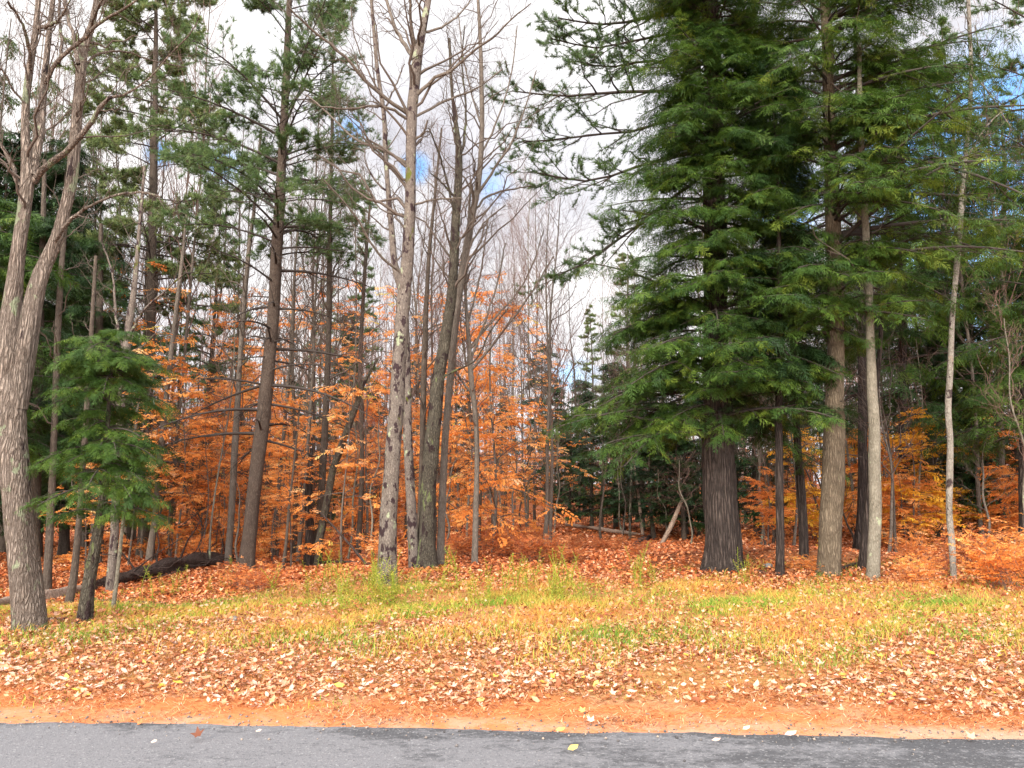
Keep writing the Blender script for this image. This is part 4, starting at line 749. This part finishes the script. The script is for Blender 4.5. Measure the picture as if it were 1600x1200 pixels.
def mk_brush(seed, H=1., n=26, mat='redbrush', size=.26, spread=.55):
    def f():
        rng = np.random.RandomState(seed); az = rng.rand(n) * 6.28; L = H * (.6 + .5 * rng.rand(n)); s_ = np.linspace(0, 1, 5)[None, :, None]; st = np.stack([rng.randn(n) * .22 * H, rng.randn(n) * .22 * H, np.zeros(n)], -1)[:, None]
        d = np.stack([np.cos(az) * spread, np.sin(az) * spread, np.ones(n)], -1)[:, None]; Q = st + L[:, None, None] * (d * s_) + rng.randn(n, 1, 3) * .08 * s_ ** 2
        Rr = np.full((n, 5), .005 * H) * (1 - .6 * np.linspace(0, 1, 5))[None]; S, SR, _ = kids(Q, Rr, 6, rng, .2, 1, 50, 12, .4, .3, up=.05, n=4)
        tw = MB(); tw.tubes(Q, Rr, 3).tubes(S, SR, 3); cr = MB(); foliage(cr, SPRAY, S, rng, 1, size, .2, 1, 0, 1, jit=.6); foliage(cr, SPRAY, Q, rng, 2, size, .4, 1, 0, 1, jit=.4)
        e_ = empty('shrub', Z0, 'x', 'shrub'); tw.build('stems', M['twig_red'], e_); cr.build('foliage', M[mat], e_); return e_
    return f
def topscale(px, py, Y, H): return max(.3, (P(px, py, Y)[2] - float(height(P(px, py, Y)[0], Y))) / H)

rng = np.random.RandomState(5); random.seed(4)
# bare woods
LM_ = [(-400, 'the left edge'), (48, 'the forked tree'), (130, 'the small green hemlock'), (240, 'the slim leaning grey tree'), (384, 'the leaning pine'), (496, 'the tall slim tree'), (604, 'the spotted trunk'), (668, 'the mossy footed trunk'), (1000, 'the pale leaning log'), (1128, 'the massive dark trunk'), (1256, 'the bent dark trunk'), (1297, 'the stout tan trunk'), (1364, 'the pale grey trunk'), (1488, 'the crooked whitish trunk'), (2400, 'the right edge')]
def where(px):
    for a_, b_ in zip(LM_[:-1], LM_[1:]):
        if px < b_[0]: return 'between ' + a_[1] + ' and ' + b_[1].replace('the ', '', 1) if 'edge' not in b_[1] else 'between ' + a_[1] + ' and right edge'
KD = ['grey barked', 'reddish twigged', 'thick brown', 'pale barked', 'slim brown']
def region_old(px):
    if px < 395: return 'thin bare tree in the crowd of trunks left of the leaning pine', 'bare trees left of the leaning pine'
    if px < 625: return 'thin bare tree in the woods between the leaning pine and the spotted trunk', 'bare trees left of the spotted trunk'
    if px < 1110: return 'thin bare tree in the distant woods between the mossy footed trunk and the massive dark one', 'bare trees behind the clearing'
    return 'thin bare tree in the woods behind the right hand evergreens', 'bare trees behind the evergreens'
BK = [('b0', mk_bare(1)), ('b1', mk_bare(2, 15, .06, wmat='twig_red', asc=30, nl=26)), ('b2', mk_bare(3, 15, .085, tmat='brownbark')), ('b3', mk_bare(4, 15, .055, tmat='paleb', wmat='twig_red', asc=32, nl=20)), ('b4', mk_bare(5, 15, .075, tmat='brownbark', wmat='twig', asc=46))]
pts_ = []
tries = 0
while len(pts_) < 150 and tries < 6000:
    tries += 1; Y = 21 + 52 * rng.rand() ** 1.15; px = -260 + 2150 * rng.rand(); x = (px - 800) / FPX * Y
    if any((x - a) ** 2 + (Y - b) ** 2 < 1.5 for a, b, _ in pts_): continue
    if Y < 27 and 860 < px < 1090: continue
    if (px > 1130 or 150 < px < 640) and rng.rand() < .3: continue
    pts_.append((x, Y, px))
for i, (x, Y, px) in enumerate(pts_):
    if px < 330: ty = -60 + 250 * rng.rand()
    elif px < 600: ty = 20 + 330 * rng.rand()
    elif px < 860: ty = 200 + 270 * rng.rand()
    elif px < 1100: ty = 400 + 150 * rng.rand()
    else: ty = 0 + 450 * rng.rand()
    s = topscale(px, ty, Y, 15.); s = min(s, 1.6); k_, mf = BK[i % 5]; wd = min(1.0, .55 + .35 * s); lab = KD[i % 5] + ' bare tree far back, ' + where(px); grp = lab.replace('tree', 'trees'); place(k_, mf, x, Y, rng.rand() * 6.28, (wd, wd, s), lab, grp)
# conifers behind
HK = [('h0', mk_hem(11)), ('h1', mk_hem(12, zlo=2., n=46)), ('h2', mk_hem(13, Rad=2.0, n=70))]
HL = [('g0', mk_hem(15, mat='pine_soft', Rad=2.0, n=46, size=.42)), ('g1', mk_hem(16, mat='pine_soft', n=40, zlo=2.5, size=.42))]
def hem(px, ty, Y, i, lab, grp, wmul=1.):
    lab = 'dark evergreen farther back, ' + where(px); grp = lab.replace('evergreen', 'evergreens')
    x = (px - 800) / FPX * Y; s = topscale(px, ty, Y, 9.); w_ = min(1.5, (.45 + .45 * s)) * wmul; place(HK[i % 3][0], HK[i % 3][1], x, Y, i * 1.7, (w_, w_, s), lab, grp)
for i, (px, ty, Y) in enumerate([(890, 640, 38), (925, 610, 36), (960, 560, 33), (1000, 590, 30), (1035, 540, 34), (1070, 520, 29), (850, 530, 52), (870, 600, 44), (1095, 600, 37), (980, 600, 42), (1030, 640, 45), (910, 590, 50), (940, 640, 31), (1015, 660, 27), (1060, 640, 26)]):
    hem(px, ty, Y, i, 'dark distant evergreen beyond the clearing, left of the massive dark trunk', 'dark evergreens beyond the clearing')
for i, (px, ty, Y) in enumerate([(1150, 400, 34), (1230, 350, 36), (1320, 420, 33), (1400, 420, 36), (1455, 520, 30), (1500, 470, 34), (1545, 540, 30), (1600, 430, 36), (1680, 380, 32), (1180, 560, 28), (1450, 330, 27), (1515, 300, 26), (1590, 330, 25)]):
    hem(px, ty, Y, i, 'dark evergreen deep in the woods right of the massive dark trunk', 'evergreens deep in the right hand woods')
for i, (px, ty, Y) in enumerate([(-120, 100, 24), (30, 240, 26), (80, 430, 24), (185, 500, 28), (330, 560, 44), (-40, 200, 21), (130, 480, 32), (235, 520, 40)]):
    hem(px, ty, Y, i, 'dark evergreen in the woods left of the leaning pine', 'evergreens in the left hand woods')
for i, (px, ty, Y) in enumerate([(380, 560, 52), (455, 590, 50), (540, 480, 46), (590, 590, 48), (650, 560, 52), (720, 620, 44), (500, 640, 40), (790, 620, 56), (420, 650, 44)]):
    hem(px, ty, Y, i, 'dim distant evergreen behind the orange beeches of the middle', 'distant evergreens behind the middle beeches', .8)
for i, (px, ty, Y) in enumerate([(10, 120, 30), (75, 60, 34), (150, 260, 30), (275, 440, 38), (-60, 60, 28), (115, 330, 25), (360, 520, 45), (505, 420, 55)]):
    x = (px - 800) / FPX * Y; sc2 = topscale(px, ty, Y, 9.); lab = 'soft green evergreen farther back, ' + where(px); place(HL[i % 2][0], HL[i % 2][1], x, Y, i * 1.3, (1.1, 1.1, sc2), lab, lab.replace('evergreen', 'evergreens'))
place('p0', mk_pine(21), (985 - 800) / FPX * 50, 50, .4, (1.0, 1.0, topscale(985, 375, 50, 18.)), 'distant pale green pine rising left of the massive evergreen', None)
place('p0', None, (925 - 800) / FPX * 58, 58, 2.4, (.8, .8, topscale(925, 470, 58, 18.)), 'lower distant pine, left of the pale green one', None)
place('p1', mk_pine(22, mat='pine'), (320 - 800) / FPX * 34, 34, 2.4, (.8, .8, topscale(320, 230, 34, 18.)), 'distant pine between the tall yellowish pine and the leaning pine', None)
place('p1', None, (1530 - 800) / FPX * 30, 30, 1.4, (1., 1., topscale(1530, 20, 30, 18.)), 'tall pine far behind the crooked whitish trunk', None)
place('p1', None, (560 - 800) / FPX * 40, 40, 1.9, (.5, .5, topscale(560, 300, 40, 18.)), 'small distant pine left of the spotted trunk', None)
# orange beeches
EK = [('e0', mk_beech(31)), ('e1', mk_beech(32, n=22, Rad=1.9)), ('e2', mk_beech(33, n=30, Rad=1.4, keep=.6)), ('e3', mk_beech(34, n=18, Rad=2.0, keep=.6))]
def beech(px, ty, Y, i, lab, grp, wmul=1.):
    if grp: lab = 'orange leaved young beech farther back, ' + where(px); grp = lab.replace('beech', 'beeches')
    x = (px - 800) / FPX * Y; s = topscale(px, ty, Y, 5.5); w_ = min(1.5, .5 + .5 * s) * wmul; place(EK[i % 4][0], EK[i % 4][1], x, Y, i * 2.3, (w_, w_, s), lab, grp)
for i in range(21):
    px = rng.uniform(190, 400); Y = rng.uniform(22, 44); ty = rng.uniform(540, 720) if Y < 24 else rng.uniform(540, 680)
    beech(px, ty, Y, i, 'orange leaved young beech in the woods left of the leaning pine', 'orange beeches left of the leaning pine', .9)
for i in range(17):
    px = rng.uniform(400, 640); Y = rng.uniform(21.5, 42); ty = rng.uniform(530, 720)
    beech(px, ty, Y, i + 1, 'orange leaved young beech between the leaning pine and the spotted trunk', 'orange beeches left of the spotted trunk', .9)
for i in range(12):
    px = rng.uniform(650, 850); Y = rng.uniform(22, 42); ty = rng.uniform(540, 700)
    beech(px, ty, Y, i + 2, 'orange leaved young beech behind the mossy footed trunk', 'orange beeches behind the mossy footed trunk', .9)
beech(772, 455, 19.5, 0, 'large orange beech spreading wide layers just right of the mossy footed trunk', None, 1.0)
beech(735, 500, 21.5, 1, 'tall orange beech directly behind the mossy footed trunk', None, .9)
beech(540, 560, 20.0, 3, 'orange beech with flat layers just left of the spotted trunk', None, .8)
beech(462, 690, 20.5, 2, 'low orange beech just right of the leaning pine foot', None, .8)
beech(330, 660, 22.5, 1, 'orange beech just left of the leaning pine', None, .8)
beech(150, 720, 16.0, 2, 'orange beech sapling glimpsed under the small green hemlock', None, .8)
EK.append(('e4', mk_beech(35, H=7.5, zlo=1.5, n=30, Rad=1.9, keep=.35, dense=2)))
for i, (px, ty, Y) in enumerate([(235, 410, 24), (300, 470, 27), (350, 450, 30), (425, 470, 28), (470, 440, 26), (575, 470, 27), (640, 460, 30), (700, 420, 25), (820, 470, 30), (860, 540, 34), (215, 520, 21), (520, 500, 33)]):
    x = (px - 800) / FPX * Y; sc2 = topscale(px, ty, Y, 7.5); lab = 'tall sparse orange beech, ' + where(px); place('e4', EK[4][1], x, Y, i * 2.2, (min(sc2, 1.3), min(sc2, 1.3), sc2), lab, lab)
SPL = [('t0', mk_bare(61, 7., .028, nl=14)), ('t1', mk_bare(62, 7., .022, tmat='paleb', nl=12, wmat='twig_red')), ('t2', mk_bare(63, 7., .032, tmat='brownbark', nl=16, asc=46))]
for i in range(54):
    px = rng.uniform(170, 1620); Y = rng.uniform(16.8, 34)
    if 700 < px < 1150 and Y < 24: Y += 8
    s = rng.uniform(.35, 1.05); lab = ['thin leafless grey', 'thin leafless pale', 'thin leafless brown'][i % 3] + ' sapling stem, ' + where(px); place(SPL[i % 3][0], SPL[i % 3][1], (px - 800) / FPX * Y, Y, i * 1.1, (1, 1, s), lab, lab)
OR_ = [('r0', mk_beech(41, H=3.6, Rad=1.5, zlo=.25, n=24, lo=.05, hi=.85)), ('r1', mk_beech(42, H=3.6, Rad=1.3, zlo=.3, n=26, lo=.05, hi=.85)), ('y0', mk_beech(43, H=3.8, Rad=1.5, zlo=.6, mat='beech_gold', name='yellow_leaved_tree', keep=.8))]
def right_b(px, ty, Y, i, lab, grp, k_=None):
    if grp: lab = ('golden yellow small tree farther back, ' if k_ == 2 else 'rust orange young beech farther back, ') + where(px); grp = lab.replace('tree', 'trees').replace('beech', 'beeches')
    x = (px - 800) / FPX * Y; kk = OR_[k_ if k_ is not None else i % 2]; s = topscale(px, ty, Y, 3.6); place(kk[0], kk[1], x, Y, i * 2.1, (min(s, 1.3), min(s, 1.3), s), lab, grp)
for i in range(36):
    px = rng.uniform(1165, 1640); Y = rng.uniform(19.5, 36); right_b(px, rng.uniform(630, 760), Y, i, 'rust orange young beech in the understory right of the massive dark trunk', 'rust orange beeches right of the massive trunk')
for i, (px, ty, Y) in enumerate([(1245, 690, 22), (1420, 670, 21.5), (1460, 690, 25), (1330, 690, 27)]):
    right_b(px, ty, Y, i, 'golden yellow small tree among the rust orange beeches at the right', 'golden trees among the right hand beeches', 2)
right_b(1195, 720, 18.8, 3, 'bright orange beech touching the massive dark trunk on its right', None, 0)
# low brush
SK = [('s0', mk_brush(51)), ('s1', mk_brush(52, n=34)), ('s2', mk_brush(53, mat='beech', n=22, size=.28))]
def brush(px, py, h_, i, lab, grp, k_=None):
    if 'foot' not in lab or 'crooked' in lab: lab = ('low red leaved shrub ' if (k_ if k_ is not None else i % 2) != 2 else 'low orange leaved shrub ') + where(px); grp = lab.replace('shrub', 'shrubs')
    p = G(px, py); kk = SK[k_ if k_ is not None else i % 2]; place(kk[0], kk[1], p[0], p[1], i * 1.9, h_, lab, grp)
for i in range(46):
    px = rng.uniform(700, 1010); py = 846 + 34 * rng.rand() - (8 if px > 900 else 0); brush(px, py, rng.uniform(.2, .5) * (1.3 if px < 850 else .7), i, 'low red leaved shrub in the brush of the clearing', 'low red shrubs in the clearing')
for i in range(14):
    px = rng.uniform(200, 600); brush(px, rng.uniform(856, 884), rng.uniform(.5, .9), i, 'low orange shrub on the leaf covered floor left of the spotted trunk', 'low orange shrubs left of the spotted trunk', 2)
for i, (px, py, h_) in enumerate([(392, 925, .6), (412, 928, .5), (372, 918, .5)]): brush(px, py, h_, i, 'rust red shrub at the foot of the leaning pine', 'rust red shrubs at the leaning pine foot', i % 2)
for i in range(17):
    px = rng.uniform(1385, 1640); brush(px, rng.uniform(872, 925), rng.uniform(.25, .5) + .4 * rng.rand() * (px > 1490), i, 'orange leaved low shrub around the foot of the crooked whitish trunk', 'orange shrubs near the crooked whitish trunk', 2 if i % 3 else 0)
for i, (px, py, h_) in enumerate([(1272, 892, .3), (1240, 890, .28), (1281, 898, .25)]): brush(px, py, h_, i, 'small orange shrub at the foot of the stout tan trunk', 'orange shrubs at the stout tan trunk', 2)
# yellow green verge weeds
def mk_weed(seed):
    def f():
        rng = np.random.RandomState(seed); n = 3; Q = np.zeros((n, 5, 3)); s_ = np.linspace(0, 1, 5)
        for i_ in range(n): Q[i_] = np.stack([rng.randn() * .05 + s_ ** 2 * rng.randn() * .08, rng.randn() * .05 + s_ ** 2 * rng.randn() * .08, s_ * rng.uniform(.35, .62)], -1)
        tw = MB(); tw.tubes(Q, np.full((n, 5), .0035), 3); cr = MB(); T = 24; idx = np.repeat(np.arange(n), T); tt = np.tile(np.linspace(.12, 1, T), n); pos, tan = at(Q[idx], tt)
        az = np.arange(n * T) * 2.4; X = np.stack([np.cos(az), np.sin(az), .5 + 0 * az], -1); tv, tf = kites([(0, 0, 0, 1, 0, -.2, .09)]); cr.inst(tv, tf, pos, X, np.tile([[0, 0, 1.]], (n * T, 1)), .10 * (1.15 - .6 * tt), np.clip(rng.rand(n * T), 0, 1))
        e_ = empty('weed_plant', Z0, 'x', 'weed'); tw.build('stems', M['weed'], e_); cr.build('leaves', M['weed'], e_); return e_
    return f
WK = [('w0', mk_weed(1)), ('w1', mk_weed(2)), ('w2', mk_weed(3))]
def weed(px, py, i, lab, grp):
    p = G(px, py); place(WK[i % 3][0], WK[i % 3][1], p[0], p[1], i * 1.3, rng.uniform(.8, 1.35), lab, grp)
for i, px in enumerate([232, 250, 273, 285, 330, 345, 358]): weed(px, 934 - (px - 230) * .12 + rng.uniform(-4, 5), i, 'upright yellow green weed between the rotten log and the grass', 'weeds by the rotten log')
for i in range(27):
    px = [530, 541, 550, 560, 569, 577, 585, 594, 603, 615, 625, 642, 655, 430, 455, 490, 515][i % 17] + rng.uniform(-22, 22); weed(px, 942 + rng.uniform(-26, 20) - (10 if i % 17 > 10 else 0), i, 'upright yellow green weed around the foot of the spotted trunk', 'weeds around the spotted trunk')
for i in range(24): weed([700, 730, 765, 800, 820, 835, 860, 870, 880, 890, 905, 1000][i % 12] + rng.uniform(-9, 9), 930 + rng.uniform(-14, 14), i, 'upright yellow green weed at the edge of the clearing', 'weeds at the clearing edge')
for i, px in enumerate([1010, 1018, 1164, 1170]): weed(px, 915, i, 'small yellow green weed by the foot of the massive dark trunk', 'weeds by the massive trunk')

# ------------------------------------------------------------------ logs and sticks
def log(name, label, pix, mat, seed, cat='log', lift=.4, lump=.14, stubs=0):
    pr = []
    for (px, py, w_) in pix:
        p = G(px, py); r_ = w_ / 2 / FPX * p[1]; pr.append((*(p + [0, 0, r_ * lift]), r_))
    c_ = catmull(pr, 26); p, r = c_[:, :3], np.maximum(c_[:, 3], .006); rg = np.random.RandomState(seed); mb = MB(); base = p[0].copy(); base[2] -= r[0]
    stem(mb, p, r, 14, 0, seed, lump)
    e_ = None
    for q in (0, -1):   # end caps
        k_ = mb.n; mb.add([p[q]], np.zeros((0, 3), int)); st = 0 if q == 0 else 25 * 14; mb.F3.append(np.array([[k_, st + a, st + (a + 1) % 14] for a in range(14)]))
    if stubs:
        e_ = empty(name, base, label, cat); mb.build('trunk', M[mat], e_, base, True)
        A, B = limb_arrays([(p, r)], 12); K, KR, _ = kids(A, B, stubs, rg, .1, 1, 60, 20, .17, .2, up=.2, n=5, wob=.12); KR = np.maximum(KR, .012)
        t2 = MB(); t2.tubes(K, KR, 5); t2.build('broken_branches', M[mat], e_, base); return e_
    return tag(mb.build(name, M[mat], None, base, True), label, cat)
log('fallen_log', 'dark rotten fallen log with a jagged end, lying left of the leaning pine', [(130, 924, 12), (190, 912, 19), (240, 901, 21), (290, 891, 21), (335, 882, 19), (358, 877, 12)], 'rot', 1, stubs=26, lift=.8, lump=.34)
log('fallen_log', 'weathered log lying behind the foot of the forked tree', [(-40, 958, 20), (20, 950, 19), (70, 940, 17), (110, 928, 13), (140, 922, 9)], 'deadwood', 2, lift=.85)
log('fallen_branch', 'pale thin branch lying across the grass at the forked tree foot', [(18, 985, 3), (45, 976, 4), (70, 971, 4), (105, 968, 3)], 'deadwood', 3, 'branch', lift=1.6)
log('fallen_branch', 'dark thin branch on the leaves under the rotten log', [(140, 938, 3), (180, 943, 5), (230, 945, 5), (262, 944, 3)], 'rot', 4, 'branch', lift=.8)
log('fallen_branch', 'long thin branch on the leaves left of the spotted trunk', [(430, 880, 3), (480, 882, 5), (540, 881, 5), (585, 884, 3)], 'rot', 5, 'branch', lift=1.)
log('fallen_log', 'thin pale log lying across the far side of the clearing', [(885, 826, 5), (930, 832, 5), (975, 838, 5), (1010, 842, 4)], 'deadwood', 6, lift=2.5)
log('fallen_log', 'short dark log at the far side of the clearing', [(988, 856, 5), (1000, 850, 9), (1015, 843, 8)], 'rot', 7, lift=.9)
log('fallen_branch', 'bent root like branch between the stout tan trunk and the pale grey one', [(1312, 893, 6), (1330, 886, 5), (1345, 880, 3)], 'rot', 8, 'branch', lift=1.2)
log('fallen_branch', 'dark short stick on the needles right of the massive trunk', [(1180, 893, 4), (1190, 896, 5), (1200, 897, 3)], 'rot', 9, 'branch', lift=.8)
def lean(label, a, b, w_, Y, Y2, mat, name='leaning_log'):
    p, r = pixpath([(a[0], a[1], w_), ((a[0] + b[0]) / 2 + 2, (a[1] + b[1]) / 2, w_ * .9), (b[0], b[1], w_ * .6)], Y, 14, Y2); base = p[0].copy(); mb = MB(); stem(mb, p, r, 10, 0, int(Y), .1); tag(mb.build(name, M[mat], None, base, True), label, 'log')
lean('pale dead log leaning up to the right beyond the clearing', (1033, 852), (1066, 780), 8, 25, 25.5, 'deadwood')
lean('dark dead log lying slanted beside the pale leaning one', (1040, 800), (1105, 790), 7, 27, 26, 'rot')
lean('thin dead pole leaning left among the distant evergreens', (1004, 836), (985, 690), 5, 27, 28, 'deadwood', 'leaning_pole')
lean('thin dead pole leaning over the orange beeches left of the spotted trunk', (575, 885), (500, 800), 4, 17.5, 19, 'rot', 'leaning_pole')
def stone(px, py, w_, label, seed, mat='deadwood'):
    import bmesh
    p = G(px, py); s = w_ / 2 / FPX * p[1]; bm = bmesh.new(); bmesh.ops.create_icosphere(bm, subdivisions=3, radius=1); rg = np.random.RandomState(seed); k_ = rg.randn(3) * 3
    for v in bm.verts: v.co *= 1 + .22 * math.sin(v.co.x * 3 + k_[0]) * math.sin(v.co.y * 3 + k_[1]) + .1 * math.sin(v.co.z * 7 + v.co.x * 5); v.co.x *= s; v.co.y *= s * .8; v.co.z *= s * .55
    me = bpy.data.meshes.new('rock'); bm.to_mesh(me); bm.free(); me.materials.append(M['stone']); o = bpy.data.objects.new('rock', me); col.objects.link(o); o.location = (p[0], p[1], p[2] + s * .2); me.polygons.foreach_set('use_smooth', np.ones(len(me.polygons), bool)); tag(o, label, 'rock')
M['stone'] = solid('grey_stone', (.05, .05, .05), (.18, .17, .16), 9)
stone(365, 970, 17, 'low grey stone half sunk in the grass in front of the leaning pine', 1)
stone(1200, 886, 15, 'dark stone right of the massive dark trunk', 2)

# ------------------------------------------------------------------ the far woods, one mass
rng = np.random.RandomState(77); N = 420; Y = rng.uniform(72, 105, N); x = rng.uniform(-1, 1, N) * Y * .95; H = np.where((x / Y * FPX + 800 > 820) & (x / Y * FPX + 800 < 1130), rng.uniform(9, 15, N), rng.uniform(12, 24, N))
s_ = np.linspace(0, 1, 8)[None, :]; Q = np.stack([x[:, None] + rng.randn(N, 1) * s_, Y[:, None] + rng.randn(N, 1) * s_, height(x, Y)[:, None] - .2 + H[:, None] * s_], -1); Rr = rng.uniform(.08, .2, (N, 1)) * (1 - .8 * s_)
L1, R1, _ = kids(Q, Rr, 12, rng, .25, 1, 38, 9, .24, .4, up=.25, n=5, wob=.1, rmin=.012); L2, R2, _ = kids(L1, R1, 5, rng, .2, 1, 40, 10, .4, .3, up=.2, n=4, rmin=.010)
mb = MB(); mb.tubes(Q, Rr, 5).tubes(L1, R1, 3).tubes(L2, R2, 3)
fw = tag(mb.build('far_woods', M['twig_red']), 'mass of thin bare trunks and branches closing off the forest far away', 'woods', kind='stuff')
N = 9000; Y = rng.uniform(66, 100, N); x = rng.uniform(-1, 1, N) * Y * .95; z = height(x, Y) + 5.5 * rng.rand(N) ** 1.3; mb = MB()
for q, (tv, tf) in enumerate(SPRAY_FAR):
    m_ = np.arange(N) % 3 == q; n_ = m_.sum(); a = rng.rand(n_) * 6.28; mb.inst(tv, tf, np.stack([x, Y, z], -1)[m_], np.stack([np.cos(a), np.sin(a), rng.randn(n_) * .3], -1), np.tile([[0, 0, 1.]], (n_, 1)), 1.0 * (.6 + rng.rand(n_)), .1 + .6 * rng.rand(n_))
tag(mb.build('far_understory', M['redbrush']), 'rust coloured leaves of the distant undergrowth filling the forest far away', 'undergrowth', kind='stuff')
